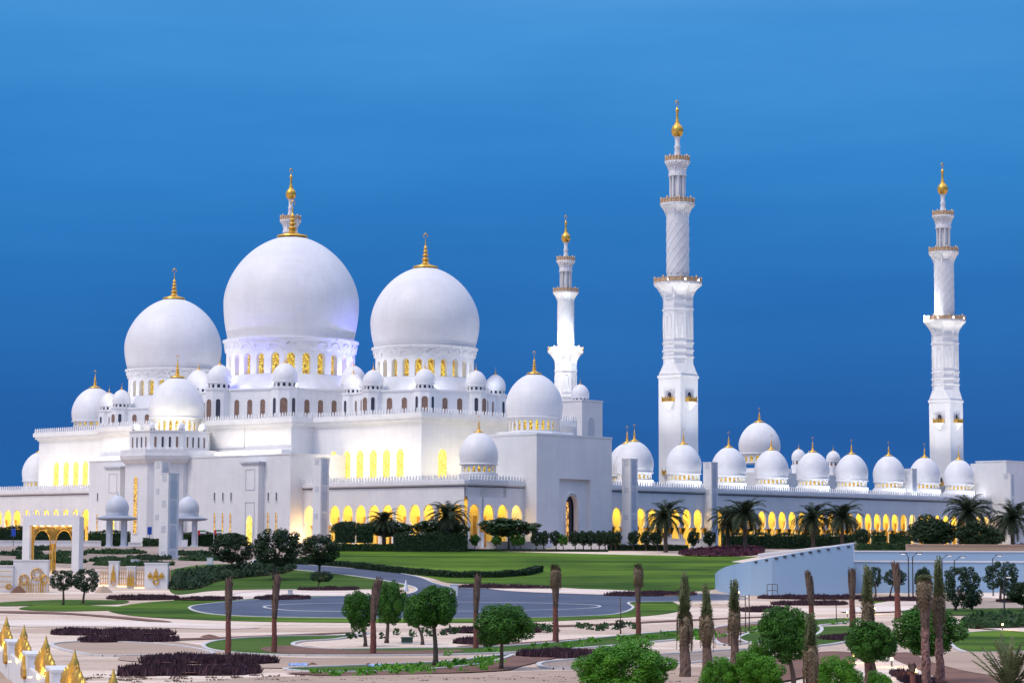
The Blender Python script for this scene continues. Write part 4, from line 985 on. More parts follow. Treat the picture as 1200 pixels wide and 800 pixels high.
# transplanted palms with tied or cut fronds
WRAPB=simple('wrapped_bark',(.26,.085,.065),(.12,.05,.04),5,.95,kind='Object',bmp=.8,bs=10); BOOT=simple('palm_boot',(.25,.165,.12),(.07,.045,.04),6,.95,kind='Object',bmp=.8,bs=14,sc=(1,1,.35))
PATB=simple('scaly_bark',(.40,.22,.18),(.09,.045,.04),7,.95,kind='Object',bmp=.9,bs=12)
def tiedpalm(px,ytop,ybase,wpx,green,label,seed,boot=.5,lean=0,Y=None,kind='bare'):
    random.seed(seed)
    if Y is None: p=ground(px,ybase)
    else: p=at(px,638,Y); p.z=g(Y)
    Y=p.y; H=at(px,ytop,Y).z-p.z; r0=pxw(wpx/2*.78,Y)
    r=empty('transplanted_palm',tuple(p)); tag(r,label,'palm','newly planted palms with cut or tied crowns')
    hb=H*(1-green)*boot; ht=H*(1-green)-(.45 if green<.1 else 0)
    ob('trunk',palmtrunk(hb,r0*(1.12 if green>.1 else .86),PATB if kind=='scaly' else (BOOT if green>.1 else WRAPB),.16 if kind=='scaly' else .06,seed=seed),r)
    # fibrous upper part: overlapping cut frond bases
    m=MB(); V=[];FF=[]
    lx=pxw(lean,Y)
    for i in range(int(150+40*(ht-hb))):
        t=random.random()**1.05; a=random.uniform(0,2*PI); z=hb-.2+(ht-hb)*t; L=random.uniform(.5,1.1)*min(1.0,(ht-hb)*.4+.25); rr=r0*(.88+.32*math.sin(PI*t)**2)*(1 if kind!='tuft' else 1.1); xo=lx*max(0,(z-hb)/(max(ht-hb,.1)))**1.5
        x,y=rr*.86*math.cos(a)+xo,rr*.86*math.sin(a); fl=random.uniform(.05,.55 if t>.8 else .16); w=.075
        tx,ty=-math.sin(a)*w,math.cos(a)*w; x2,y2=(x-xo)*(1+fl*1.6)+xo,y*(1+fl*1.6); zt=min(z+L,ht+random.uniform(-.1,.55)); z=min(z,ht-.35)
        b=len(V); V+=[(x-tx,y-ty,z),(x+tx,y+ty,z),(x2+tx*.5,y2+ty*.5,zt),(x2-tx*.5,y2-ty*.5,zt)]; FF.append((b,b+1,b+2,b+3))
    m.tube([(0,0,hb-.1),(lx*.35,0,hb+(ht-hb)*.5),(lx,0,ht)],[r0*.84,r0*.95,r0*.7],9); m.add(V,FF); ob('cut_frond_bases',m.mesh('cut_frond_bases',BOOT),r)
    if green>0:
        V=[];FF=[]; m=MB(); hg=H-ht
        for i in range(60):
            a=random.uniform(0,2*PI); sp=random.uniform(.15,1); z0=ht-.7+random.uniform(-.4,1.2); L=(H-z0)*random.uniform(.38,1.0)
            pts=[]
            for k in range(6):
                t=k/5; rr=r0*(.65+.42*sp*math.sin(PI*t*.8)+ (.65 if t>.8 else 0)*sp); pts.append(Vector((lx+rr*.85*math.cos(a+t*.3)*(1-.35*t)+.10*math.sin(i+2*t),rr*.85*math.sin(a+t*.3)*(1-.35*t),z0+L*t)))
            m.tube(pts,[.035]*6,3); frond_leaflets(pts,.34+.10*r0,15,V,FF)
        m.add(V,FF); ob('tied_fronds',m.mesh('tied_fronds',FRONDT),r)
        V=[];FF=[]; m=MB()     # dry hanging fronds
        for i in range(26):
            a=random.uniform(0,2*PI); z0=ht+hg*random.uniform(-.1,.25); pts=[]
            for k in range(5): t=k/4; rr=r0*(.8+1.1*math.sin(PI*t*.6)*random.uniform(.6,1)); pts.append(Vector((lx+rr*math.cos(a),rr*math.sin(a),z0+.35*math.sin(PI*t)-1.2*t*t)))
            m.tube(pts,[.02]*5,3); frond_leaflets(pts,.28,12,V,FF)
        m.add(V,FF); ob('dry_fronds',m.mesh('dry_fronds',DRYF),r)
    return r
tp=tiedpalm
tp(267,675,766,9.5,0,'bare cut palm trunk, leftmost in the garden',11,.48)
tp(321,671,765,9,0,'bare cut palm trunk leaning slightly, second from the left',12,.45,lean=4)
tp(437,675,766,10,0,'bare palm trunk with crooked top between two round trees',13,.45,lean=7)
tp(557.5,672,760,8.5,0,'bare palm trunk with a side-swept top above the broad round tree',14,.5,lean=3)
tp(651,661,753,9.5,.04,'bare palm trunk standing alone right of the broad round tree',15,.5)
tp(748,660,747,8.5,.04,'darkest slim palm trunk before the lawn, left of the tied palms',16,.5)
tp(802,668,795,14,.52,'tied palm with green fronds and a bulging brown base, left of the tied trio',17,.62,Y=125)
tp(828,682,784,13,.50,'tied palm with dry hanging fronds, middle of the tied trio',18,.55,Y=130)
tp(860,677,778,11,.48,'slim tied green palm right of the tied trio',19,.8,Y=133)
tp(951,667,735,9.5,0,'dark cut palm trunk with frayed leaning top before the blue ramp wall',20,.4,lean=-5)
tp(949,716,830,14,.50,'pale green tied palm in front of the large round tree',21,.5,Y=100)
tp(999,664,736,10,0,'dark thick cut palm trunk before the end of the blue ramp wall',22,.5)
tp(1016,660,830,11,.42,'tall tied green palm with scaly trunk left of the widest round tree',23,.55,Y=117,kind='scaly')
tp(1052,657,727,10,0,'cut palm trunk with frayed top beside the twin lamp posts',24,.5,lean=-3)
tp(1083,673,835,15,.03,'thickest cut palm with shaggy brown top and scaly trunk',25,.58,Y=114,kind='scaly')
tp(1099,650,835,11,.42,'tallest tied palm with scaly trunk at the right',26,.66,Y=115,kind='scaly')
tp(1067,768,840,9,0,'short dark stump of a palm beside the lit path',27,.8,Y=112)
# young palm, bottom right
def youngpalm(px,ytop,Y,label):
    random.seed(5); p=gY(px,Y); H=at(px,ytop,Y).z-g(Y); r=empty('young_palm',(p[0],Y,g(Y))); tag(r,label,'palm'); V=[];FF=[]; m=MB()
    for i in range(26):
        a=random.uniform(0,2*PI); e=random.uniform(.9,1.5); L=H*random.uniform(.6,1.0); q=Vector((0,0,.3)); pts=[q.copy()]
        for k in range(5): q=q+Vector((math.cos(a)*math.cos(e),math.sin(a)*math.cos(e),math.sin(e)))*L/5; pts.append(q.copy()); e-=.10
        m.tube(pts,[.03]*6,3); frond_leaflets(pts,.5,24,V,FF)
    m.add(V,FF); ob('fronds',m.mesh('fronds',FRONDT),r); ob('trunk',palmtrunk(.8,.2,seed=3),r)
youngpalm(1180,742,107,'young palm with upright green fronds at the bottom right corner')
# ================================================================= GROUND COVER
def inside(x,y,P):
    c=False; j=len(P)-1
    for i in range(len(P)):
        if (P[i][1]>y)!=(P[j][1]>y) and x<(P[j][0]-P[i][0])*(y-P[i][1])/(P[j][1]-P[i][1]+1e-12)+P[i][0]: c=not c
        j=i
    return c
def cover(name,px,mat,n,h,label=None,size=.3,soil=True,cat='ground cover'):
    if mat is PURP:
        yb_=max(q[1] for q in px); px=[(q[0],yb_-(yb_-q[1])*.55) for q in px]
    pts=smooth_closed(px,4); P=[tuple(ground(*q)[:2]) for q in pts]; x0=min(p[0] for p in P);x1=max(p[0] for p in P);y0=min(p[1] for p in P);y1=max(p[1] for p in P)
    if soil: drape('planting_soil',P,SOIL,7,False,world=True)
    A=[];N=[]; tries=0; x_=x1-x0; y_=y1-y0
    k=0
    while k<n and tries<n*8:
        tries+=1; x=random.uniform(x0,x1); y=random.uniform(y0,y1)
        if not inside(x,y,P) or (mat is PURP and math.sin(x*1.9+2*math.sin(y*1.3))*math.sin(y*2.3+x*.4)<-.30): continue
        k+=1; hh=h*random.uniform(.35,1.2)*(1+.35*math.sin(x*1.7)*math.cos(y*.9))
        for q in range(4): z=random.uniform(0,hh); A.append((x+random.uniform(-.25,.25),y+random.uniform(-.25,.25),g(y)+z)); N.append((random.uniform(-1,1),-1,.5))
    me=leafmesh(name,A,N,size,mat,4.0 if mat is PURP else 2.2,.5,mat is PURP); o=ob(name,me); tag(o,label,cat if label else None,kind='stuff'); return o
pc=lambda px,n,h=.55,mat=PURP,lab='',size=.15: cover('purple_shrubs',px,mat,int(n*2.2),h*.38,lab,size)
pc([(62,741),(80,737),(120,738),(160,739),(200,741),(195,744),(120,744),(75,744)],900,.6,lab='dark purple shrubs in the farther of two narrow beds at the left')
pc([(95,750),(125,747),(170,746),(205,747),(200,750),(150,752),(105,753)],900,.6,lab='dark purple shrubs in the nearer of two narrow beds at the left')
pc([(166,773),(190,769),(240,769),(300,771),(325,775),(300,778),(240,778),(185,779)],1500,.75,lab='dark purple shrubs in the large bed behind the bottom left fence')
pc([(144,789),(180,784),(240,783),(292,782),(300,786),(270,790),(200,791),(150,792)],1500,.75,lab='dark purple shrubs in the lowest bed at the bottom left')
pc([(126,700),(150,697),(190,697),(208,699),(200,702),(150,703)],700,.6,lab='dark shrubs below the white garden screens')
pc([(206,702),(250,699),(282,700),(270,703),(225,704)],500,.5,lab='brownish low shrubs left of the roundabout lawn')
pc([(300,700),(330,697),(360,698),(356,702),(310,703)],600,.6,lab='dark purple shrubs beside the small white post')
pc([(352,690),(400,688),(420,690),(405,692),(360,692)],500,.6,lab='dark shrubs on the lawn behind the roundabout')
pc([(524,739),(545,736),(580,736),(632,738),(620,741),(560,742)],700,.5,lab='dark purple shrubs between palm trunks at the garden centre')
pc([(534,752),(560,748),(580,751),(560,755)],350,.5,lab='dark purple shrubs left of the broad round tree')
pc([(608,767),(640,763),(690,763),(740,764),(735,768),(680,771),(630,770)],1200,.65,lab='dark purple shrubs right of the broad round tree')
pc([(538,688),(560,684),(600,686),(640,688),(642,690),(590,690)],700,.7,lab='dark purple shrubs on the lawn edge behind the roundabout road')
pc([(708,697),(740,692),(790,692),(815,695),(800,698),(740,699)],700,.7,lab='brown purple shrubs at the bottom of the lawn near the ramp wall')
pc([(868,714),(890,710),(920,712),(918,716),(880,717)],500,.6,lab='dark purple shrubs behind the large round tree')
pc([(888,700),(940,698),(1003,699),(1003,702),(940,702)],800,.7,lab='dark purple shrubs along the foot of the blue ramp wall')
pc([(905,707),(940,704),(990,706),(980,709),(920,709)],600,.6,lab='dark purple shrubs in a strip before the blue ramp wall')
pc([(960,748),(990,743),(1030,743),(1040,748),(1000,752)],800,.5,lab='dark shrubs between large round tree and wrapped palm')
pc([(1010,702),(1060,699),(1105,701),(1080,705),(1020,705)],600,.6,lab='dark purple shrubs under the lamp posts')
pc([(1046,770),(1062,775),(1100,795),(1120,812),(1090,815),(1060,790)],900,.5,lab='dark shrubs beside the lit path at the bottom right')
pc([(1170,703),(1200,700),(1240,702),(1240,706),(1180,707)],500,.6,lab='dark purple shrubs at the right edge below the trees')
cover('magenta_flowers',[(796,649),(830,644),(880,643),(895,646),(880,651),(820,652)],PINKF,2500,.6,'magenta flowering ground cover at the start of the ramp parapet',.3)
cover('green_ground_cover',[(1128,734),(1160,728),(1240,728),(1240,734),(1160,737)],LEAFH,1500,.8,'green ground cover beyond the right lawn',.28)
cover('green_ground_cover',[(200,690),(210,676),(260,672),(300,664),(345,664),(330,672),(260,680),(230,690)],LEAFD,2600,1.1,'dark green ground cover on the lawn left of the spreading trees',.34)
for i,(x0,x1,y) in enumerate(((20,62,644),(100,172,648),(62,100,650),(0,50,650),(105,160,657.5),(110,205,662),(205,250,650),(60,100,659),(0,40,662),(150,200,655),(210,262,656),(20,80,654.5),(230,330,668))):
    cover('low_planting',[(x0,y),((x0+x1)/2,y-1.1),(x1,y),((x0+x1)/2,y+1.2)],LEAFH if i%3 else LEAFD,700,.5,'strip of low dark planting on the sandy terrace at the left',.35,soil=False)
# sparse tufts and stones
def scatter(name,px,n,mat,size,label,cat,h=.2):
    P=[tuple(ground(*q)[:2]) for q in px]; x0=min(p[0] for p in P);x1=max(p[0] for p in P);y0=min(p[1] for p in P);y1=max(p[1] for p in P); A=[];N=[]
    k=0
    for _ in range(n*6):
        x=random.uniform(x0,x1);y=random.uniform(y0,y1)
        if not inside(x,y,P): continue
        k+=1
        for q in range(14): A.append((x+random.gauss(0,.18),y+random.gauss(0,.18),g(y)+random.uniform(0,h))); N.append((random.uniform(-1,1),-1,.4))
        if k>=n: break
    o=ob(name,leafmesh(name,A,N,size,mat,1.8)); tag(o,label,cat,kind='stuff')
scatter('grass_tufts',[(520,768),(800,740),(1000,730),(880,745),(640,764)],120,LEAFB,.16,'small green tufts in the curved planting bed','tufts',.3)
scatter('grass_tufts',[(335,790),(520,778),(600,770),(580,786),(400,793)],70,LEAFB,.16,'small green tufts in the front soil bed','tufts',.3)
scatter('grass_tufts',[(400,747),(560,738),(760,733),(760,737),(560,744),(400,750)],45,LEAFH,.22,'small dark tufts dotted on the pale paving','tufts',.5)
scatter('rubble',[(0,800),(120,790),(560,792),(900,786),(900,800)],160,BOOT,.10,'small stones and rubble on the sandy path','rubble',.04)
# ================================================================= RETAINING WALLS
def wallstrip(name,pts,tops,th,label,mat=RAMPM,capmat=TRIM,cap=True):
    """pts: world xy, tops: top z"""
    r=empty(name,(pts[0][0],pts[0][1],g(pts[0][1]))); m=MB(); c=MB(); o=r.location
    for (a,za),(b,zb) in zip(zip(pts,tops),list(zip(pts,tops))[1:]):
        A=Vector((a[0],a[1],0));B=Vector((b[0],b[1],0)); d=(B-A).normalized(); q=Vector((-d.y,d.x,0))*th
        v=[A,B,B+q,A+q]; zb0=[g(x.y)-.5 for x in v]; zt=[za,zb,zb,za]
        m.add([(x.x-o.x,x.y-o.y,z-o.z) for x,z in zip(v,zb0)]+[(x.x-o.x,x.y-o.y,z-o.z) for x,z in zip(v,zt)],[(0,3,2,1),(4,5,6,7),(0,1,5,4),(1,2,6,5),(2,3,7,6),(3,0,4,7)])
        if cap:
            q2=q.normalized(); v=[A-q2*.12,B-q2*.12,B+q+q2*.12,A+q+q2*.12]
            c.add([(x.x-o.x,x.y-o.y,z-o.z+.003) for x,z in zip(v,zt)]+[(x.x-o.x,x.y-o.y,z-o.z+.18) for x,z in zip(v,zt)],[(0,3,2,1),(4,5,6,7),(0,1,5,4),(1,2,6,5),(2,3,7,6),(3,0,4,7)])
    ob('wall_face',m.mesh('wall_face',mat),r)
    if cap: ob('coping',c.mesh('coping',capmat),r)
    tag(r,label,'retaining wall'); return r
tops=[(838,672,690),(842,668,692),(850,664,694.5),(862,660.5,696.5),(880,657,697.5),(905,652.5,698),(935,647,698),(965,642,698),(1001,637,698)]
P=[];Z=[]
for px,yt,yb in tops: p=ground(px,yb); P.append((p.x,p.y)); Z.append(at(px,yt,p.y).z)
rw=wallstrip('ramp_wall',P,Z,.6,'curved pale blue ramp wall rising to the right with a dotted coping line',cap=False)
m=MB(); o=rw.location
for (a,za),(b,zb) in zip(zip(P,Z),list(zip(P,Z))[1:]):
    L=math.dist(a,b); k=max(1,int(L/1.1))
    for i in range(k):
        t=(i+.5)/k; x=a[0]+(b[0]-a[0])*t; y=a[1]+(b[1]-a[1])*t; z=za+(zb-za)*t
        if x<P[4][0]: continue
        m.box(x-.22-o.x,x+.22-o.x,y-.08-o.y,y-.0-o.y,z-.38-o.z,z-.14-o.z)
ob('dark_inset',m.mesh('dark_inset',STEEL),rw)
# ramp deck behind the wall and its far parapet
m=MB()
for (a,za),(b,zb) in list(zip(zip(P,Z),list(zip(P,Z))[1:]))[4:]:
    m.add([(a[0],a[1]+.6,za-.3),(b[0],b[1]+.6,zb-.3),(b[0],b[1]+26,zb-.3),(a[0],a[1]+26,za-.3)],[(0,1,2,3)])
    m.add([(b[0],b[1]+.6,zb-.3),(b[0],b[1]+26,zb-.3),(b[0],b[1]+26,g(b[1]+26)-.5),(b[0],b[1]+.6,g(b[1])-.5)],[(0,1,2,3)])
tag(m.build('ramp_deck',PATHM),kind='structure')
pp=[];zz2=[]
for px,yt in ((889,650),(920,646.5),(950,643),(975,640.5),(1001,636.8)): pp.append(gY(px,303)[:2]); zz2.append(at(px,yt,303).z)
wallstrip('parapet_wall',pp,zz2,.4,'white inner parapet at the top of the blue ramp',TRIM,TRIM)
pw=[gp(1001,698)[:2],gp(1003,698)[:2]]
Pq=P[-1]; wallstrip('retaining_wall',[(Pq[0]+.02,Pq[1]+9),(Pq[0]+120,Pq[1]+9)],[at(1001,658,Pq[1]+9).z]*2,.5,'straight pale blue retaining wall behind the street lamps',RAMPM,TRIM)
wallstrip('retaining_wall',[(gY(1000,340)[0],340),(gY(1000,340)[0]+140,340)],[at(1001,646,340).z]*2,.5,'upper pale wall stepped back above the blue retaining wall',RAMPM,TRIM)
wallstrip('retaining_wall',[(gY(1062,362)[0],362),(gY(1300,362)[0],362)],[at(1100,638.5,362).z]*2,.5,'beige low wall in front of the broad dark trees',SANDM,SANDM)
cover('magenta_flowers',[(1172,644.5),(1200,643),(1240,643.5),(1240,646),(1180,646)],PINKF,700,.9,'magenta flowers on the wall at the right edge',.3,soil=False)
# planters before the facade
for x0,x1,y0,lab in ((508,533,633.5,'low white planter between the two leftmost small topiary balls'),(540,560,634,'short low white planter under the larger date palm'),(570,640,634.5,'long low white planter wall left of the gatehouse'),(648,712,635,'long low white planter wall before the gatehouse arch'),(754,771,632,'short white planter left of the lone date palm'),(777,803,631.5,'white planter right of the lone date palm'),(815,838,631.5,'white planter left of the touching date palms')):
    Y=408; a=gY(x0,Y);b=gY(x1,Y); gz=g(Y); h=at(x0,y0,Y).z-gz; r=empty('planter',(a[0],Y,gz)); tag(r,lab,'planter','white planters along the facade'); L=b[0]-a[0]
    m=MB(); m.box(0,L,0,.35,-.5,h); m.box(0,L,2.05,2.4,-.5,h); m.box(0,.35,.35,2.05,-.5,h); m.box(L-.35,L,.35,2.05,-.5,h); ob('wall',m.mesh('wall',TRIM),r)
    m=MB(); m.box(-.08,L+.08,-.08,.43,h,h+.1); ob('coping',m.mesh('coping',TRIM),r); m=MB(); m.box(.35,L-.35,.35,2.05,-.5,h-.15); ob('soil',m.mesh('soil',SOIL),r)
# low white terrace wall at the far left
wallstrip('terrace_wall',[gY(-20,426)[:2],gY(118,426)[:2]],[at(50,634,426).z]*2,.4,'long low white wall on the terrace behind the gilded gate',TRIM,TRIM)
wallstrip('terrace_wall',[gY(150,430)[:2],gY(165,430)[:2]],[at(150,636,430).z]*2,.4,'short low white wall right of the left kiosk',TRIM,TRIM)
# ================================================================= GATE AND SCREENS, LEFT
P=at(62,638,338); gz=g(338); zt=at(62,605,338).z-gz; wd=pxw(69,338); k=wd/2
r=empty('garden_gate',(P.x,338,gz),R(-9)); tag(r,'large white rectangular gate frame filled with a golden double-arch lattice','gate')
lw=wd*.125; m=MB(); m.box(-k,-k+lw,-1.0,1.0,-.4,zt); m.box(k-lw,k,-1.0,1.0,-.4,zt); m.box(-k+lw,k-lw,-1.0,1.0,zt-wd*.15,zt); ob('frame',m.mesh('frame',WHITE),r)
m=MB(); merlons(m,'a',-.9,-k,k,zt+.12,.75,.5,.28,.12); ob('parapet',m.mesh('parapet',TRIM),r)
# golden lattice with two arches
zi=zt-wd*.15; iw=k-lw; m=MB()
def gold_arch(cx,hw,z0,z1):
    pts=[(cx-hw,0,.2)]+[(cx-hw*math.cos(PI*i/12)**1 if 1 else 0,0,z0+(z1-z0)*math.sin(PI*i/12)**.8) for i in range(13)]+[(cx+hw,0,.2)]
    m.tube(pts,.10,6)
hw=iw*.40
for sx in (-1,1): gold_arch(sx*iw*.52,hw,zi*.52,zi*.90)
n=24
for i in range(-n,n+1):      # diagonal lattice bars clipped to the spandrels
    for sg in (-1,1):
        x0=i*iw/n*1.0; pts=[]
        L=[]
        for j in range(40):
            x=x0*2+sg*j*.2; z=zi-j*.26
            if abs(x)>iw-.05 or z<.3: continue
            c=iw*.52*(1 if x>0 else -1); dx=abs(x-c)/hw
            az=zi*.52+(zi*.38)*math.sqrt(max(0,1-dx*dx))**.8 if dx<1 else 0
            if z>az and (z>zi*.46 or abs(x)<.6 or abs(x)>iw-.55): L.append((x,0,z))
            else:
                if len(L)>1: m.tube(L,.026,4,False)
                L=[]
        if len(L)>1: m.tube(L,.026,4,False)
for x in (-iw+.15,iw-.15): m.box(x-.14,x+.14,-.1,.1,0,zi)
m.lathe([(.42,0),(.22,.3),(.45,1.2),(.20,2.0),(.16,3.4),(.4,4.4)],8); ob('golden_lattice',m.mesh('golden_lattice',GOLD),r)
m=MB(); 
for i in range(6): m.box(-iw+iw*2*(i+.5)/6-.22,-iw+iw*2*(i+.5)/6+.22,-.5,-.3,zi-.16,zi-.02)
ob('downlight',m.mesh('downlight',LAMPM),r)
area('gate_lamp',(P.x,337.0,gz+zi-.4),(P.x,338.4,gz),wd*.7,.4,35,(1,.7,.3))
def screen(name,x0,x1,y0,yb,label,orn,Y=None):
    p=ground((x0+x1)/2,yb) if Y is None else None; Y=p.y; z0=p.z; h=at(x0,y0,Y).z-z0; w=pxw(x1-x0,Y)
    r=empty(name,tuple(p)); tag(r,label,'garden screen'); m=MB(); m.box(-w/2,w/2,0,1.2,-.3,h); m.box(-w/2-.1,w/2+.1,-.1,1.3,h,h+.12); ob('panel',m.mesh('panel',TRIM),r)
    m=MB(); orn(m,w,h); ob('gold_ornament',m.mesh('gold_ornament',GOLD),r); return r
def ring(m,cx,cz,rr,t=.07,y=-.1): m.tube([(cx+rr*math.cos(2*PI*i/18),y,cz+rr*math.sin(2*PI*i/18)) for i in range(19)],t,5)
def spire(m,cx,z0,h,w,y=-.12,d=.16):
    pts=[(-w/2,0),(w/2,0),(w*.36,h*.3),(w*.42,h*.42),(w*.16,h*.62),(0,h),(-w*.16,h*.62),(-w*.42,h*.42),(-w*.36,h*.3)]; n=len(pts)
    m.add([(cx+a,y-d/2,z0+b) for a,b in pts]+[(cx+a,y+d/2,z0+b) for a,b in pts],[tuple(range(n)),tuple(range(2*n-1,n-1,-1))]+[(i,i+n,(i+1)%n+n,(i+1)%n) for i in range(n)])
def orn_rosettes(m,w,h):
    for cx,cz,rr in ((-w*.18,h*.42,.62),(w*.20,h*.58,.78),(w*.42,h*.42,.55)):
        ring(m,cx,cz,rr); ring(m,cx,cz,rr*.55,.05)
        for k in range(8): a=PI/4*k; m.tube([(cx+rr*.5*math.cos(a),-.1,cz+rr*.5*math.sin(a)),(cx+rr*math.cos(a),-.1,cz+rr*math.sin(a))],.04,4)
        m.tube([(cx-rr,-.1,.1),(cx-rr,-.1,cz)],.05,4); m.tube([(cx+rr,-.1,.1),(cx+rr,-.1,cz)],.05,4)
    for i in range(12): x=-w*.3+w*.78*i/11; m.box(x-.04,x+.04,-.5,-.42,0,1.3)
    m.box(-w*.3,w*.48,-.5,-.42,1.0,1.08)
screen('garden_screen',15,55,656.5,694,'large white garden screen with rosette reliefs and a gold rail, left of the young trees',orn_rosettes)
screen('garden_screen',-8,14.5,663,694,'narrow white garden screen with a ring mark at the left edge',lambda m,w,h:(ring(m,w*.30,.8,.32,.1),[m.box(-w/2,w/2,-.3,-.22,h*.2*i,h*.2*i+.08) for i in (1,2,3,4)]))
screen('garden_screen',127,138,658,687,'tall narrow white garden screen with a gold spire relief',lambda m,w,h:(spire(m,0,h*.22,h*.7,w*.55),ring(m,0,h*.18,.32)))
screen('garden_screen',148,158,664,689,'tall narrow garden screen with gold fretwork, between the golden fences',lambda m,w,h:[spire(m,x,h*.1,h*.8,w*.3) for x in (-w*.28,0,w*.28)])
screen('garden_screen',169,196,660,690,'wide white garden screen with a gold crown relief and a black ring',lambda m,w,h:([spire(m,x,h*.48,q,w*.22) for x,q in ((-w*.25,h*.2),(0,h*.35),(w*.25,h*.2))],m.box(-w*.33,w*.33,-.2,-.05,h*.42,h*.5),ring(m,0,h*.30,.36,.12)))
def goldfence(x0,x1,y0,yb,label):
    p=ground((x0+x1)/2,yb); Y=p.y; h=at(x0,y0,Y).z-p.z; w=pxw(x1-x0,Y); r=empty('golden_fence',tuple(p)); tag(r,label,'fence','golden fences between the garden screens')
    m=MB(); n=max(4,int(w/.28))
    for i in range(n): x=-w/2+w*(i+.5)/n; m.box(x-.07,x+.07,.3,.42,0,h*random.uniform(.9,1)); spire(m,x,h*.92,.5,.22,.36,.08)
    for z in (.3,h*.5,h*.85): m.box(-w/2,w/2,.32,.40,z,z+.14)
    ob('bars',m.mesh('bars',BRASS),r); m=MB(); m.box(-w/2,w/2,-.2,-.05,0,.12); ob('lamp_strip',m.mesh('lamp_strip',LAMPM),r)
goldfence(116,127,670,686,'short golden fence left of the spire screen')
goldfence(138,148,669,687,'golden fence between the spire screen and the fretwork screen')
goldfence(158,169,669,689,'golden fence between the fretwork screen and the crown screen')
goldfence(196,199,668,687,'narrow end piece of golden fence right of the crown screen')
# earth heaps
def heap(px,py,w,h,mat,label,name='earth_heap'):
    p=ground(px,py); m=MB(); N=20; vs=[];fs=[]; R_=pxw(w/2,p.y); H=pxw(h,p.y); L=7
    for j in range(L):
        t=j/(L-1); 
        for i in range(N): a=2*PI*i/N; q=R_*(1-t)**.8*(1+.16*math.sin(3*a+px)+.1*math.sin(7*a)); vs.append((q*math.cos(a),q*math.sin(a),H*t*(1+.1*math.sin(5*a)*(1-t))-.05))
    for j in range(L-1):
        for i in range(N): k=(i+1)%N; fs.append((j*N+i,j*N+k,(j+1)*N+k,(j+1)*N+i))
    m.add(vs,fs,True); o=m.build(name,mat,None,tuple(p)); tag(o,label,'heap'); return o
heap(22,694,18,9,SOIL,'small brown earth heap in front of the rosette screen'); heap(121,694,20,9,SANDM,'pale sand heap right of the young trees')
heap(245,746,24,4,SOIL,'low earth heap left of the leftmost bare palm'); heap(366,779,16,4.5,SOIL,'small earth heap beside the front soil bed'); heap(432,780,16,5,SOIL,'small earth heap next to the blue tarp')
def tarp(px,py,w,label):
    p=ground(px,py); m=MB(); W_=pxw(w/2,p.y); n=10; vs=[];fs=[]
    for i in range(n):
        for j in range(5): vs.append((-W_+2*W_*i/(n-1),-.6+.3*j+.1*math.sin(i*2),.05+.16*abs(math.sin(i*1.7+j*1.3))*(1 if 0<j<4 else .2)))
    for i in range(n-1):
        for j in range(4): a=i*5+j; fs.append((a,a+5,a+6,a+1))
    m.add(vs,fs); o=m.build('tarp',TARP,None,tuple(p)); tag(o,label,'tarp')
tarp(440,781,16,'crumpled blue tarp on the paving next to an earth heap'); tarp(350,780,22,'crumpled pale plastic sheet left of the small earth heap')
# ================================================================= NEAR FENCE, BOTTOM LEFT
fa=at(7,757,92); fb_=at(53,795,73); fd=(fb_-fa); fd.z=0; L0=fd.length; fd.normalize(); zf0=(fa.z+fb_.z)/2; print('near fence z',fa.z,fb_.z,'spacing',L0/2)
ang=math.atan2(fd.y,fd.x); s0=-L0*.75
m=MB(); n_=Vector((fd.y,-fd.x,0)); 
if n_.x>0: n_=-n_      # towards the left / camera side
A=fa-fd*40; B=fa+fd*60; q=[A,B,B+n_*30,A+n_*30]; q2=[A-n_*.8,B-n_*.8]
m.add([(v.x,v.y,zf0-.9) for v in (A-n_*.9,B-n_*.9,B+n_*34,A+n_*34)]+[((A-n_*6).x,(A-n_*6).y,-7.6),((B-n_*6).x,(B-n_*6).y,-7.6),((B+n_*50).x,(B+n_*50).y,-7.6),((A+n_*50).x,(A+n_*50).y,-7.6)],[(0,1,2,3),(4,5,1,0),(5,6,2,1),(6,7,3,2),(7,4,0,3)])
tag(m.build('embankment',SANDM),kind='structure')
r=empty('ornamental_fence',(fa.x,fa.y,zf0-.9),ang); tag(r,'low white fence with gilded spire ornaments in the bottom left corner','fence')
m=MB(); m.box(-22,L0/2*6,-.25,.25,-.6,.97); ob('base_wall',m.mesh('base_wall',TRIM),r)
sp_=L0/2
m0=MB()
for k in range(-6,7):
    x=k*.47; q=abs(k); h={0:1.4,1:.95,2:1.05,3:.82,4:.9,5:.7,6:.75}[q]; w={0:.17,1:.16,2:.17,3:.15,4:.17,5:.14,6:.15}[q]
    m0.lathe([(w*.9,.85),(w,.85+h*.12),(w*.75,.85+h*.3),(w*1.05,.85+h*.42),(w*.8,.85+h*.62),(w*.9,.85+h*.70),(w*.4,.85+h*.84),(.012,.85+h)],7,x,0)
m0.box(-3.0,3.0,-.07,.07,.85,1.05); m0.box(-2.8,-1.0,-.05,.05,1.05,1.3); m0.box(1.0,2.8,-.05,.05,1.05,1.3); m0.box(-1.0,1.0,-.06,.06,1.05,1.8); gm_=m0.mesh('spire_ornament',GOLD)
m1=MB(); m1.box(-1.2,1.2,-.3,.3,-.6,1.38); m1.box(-1.23,1.23,-.33,.33,1.38,1.46); pm_=m1.mesh('pier',TRIM)
m2=MB(); spire(m2,0,.55,.8,1.1,-.36,.1); m2.box(-.7,.7,-.41,-.31,.65,.9); om_=m2.mesh('relief',GOLD)
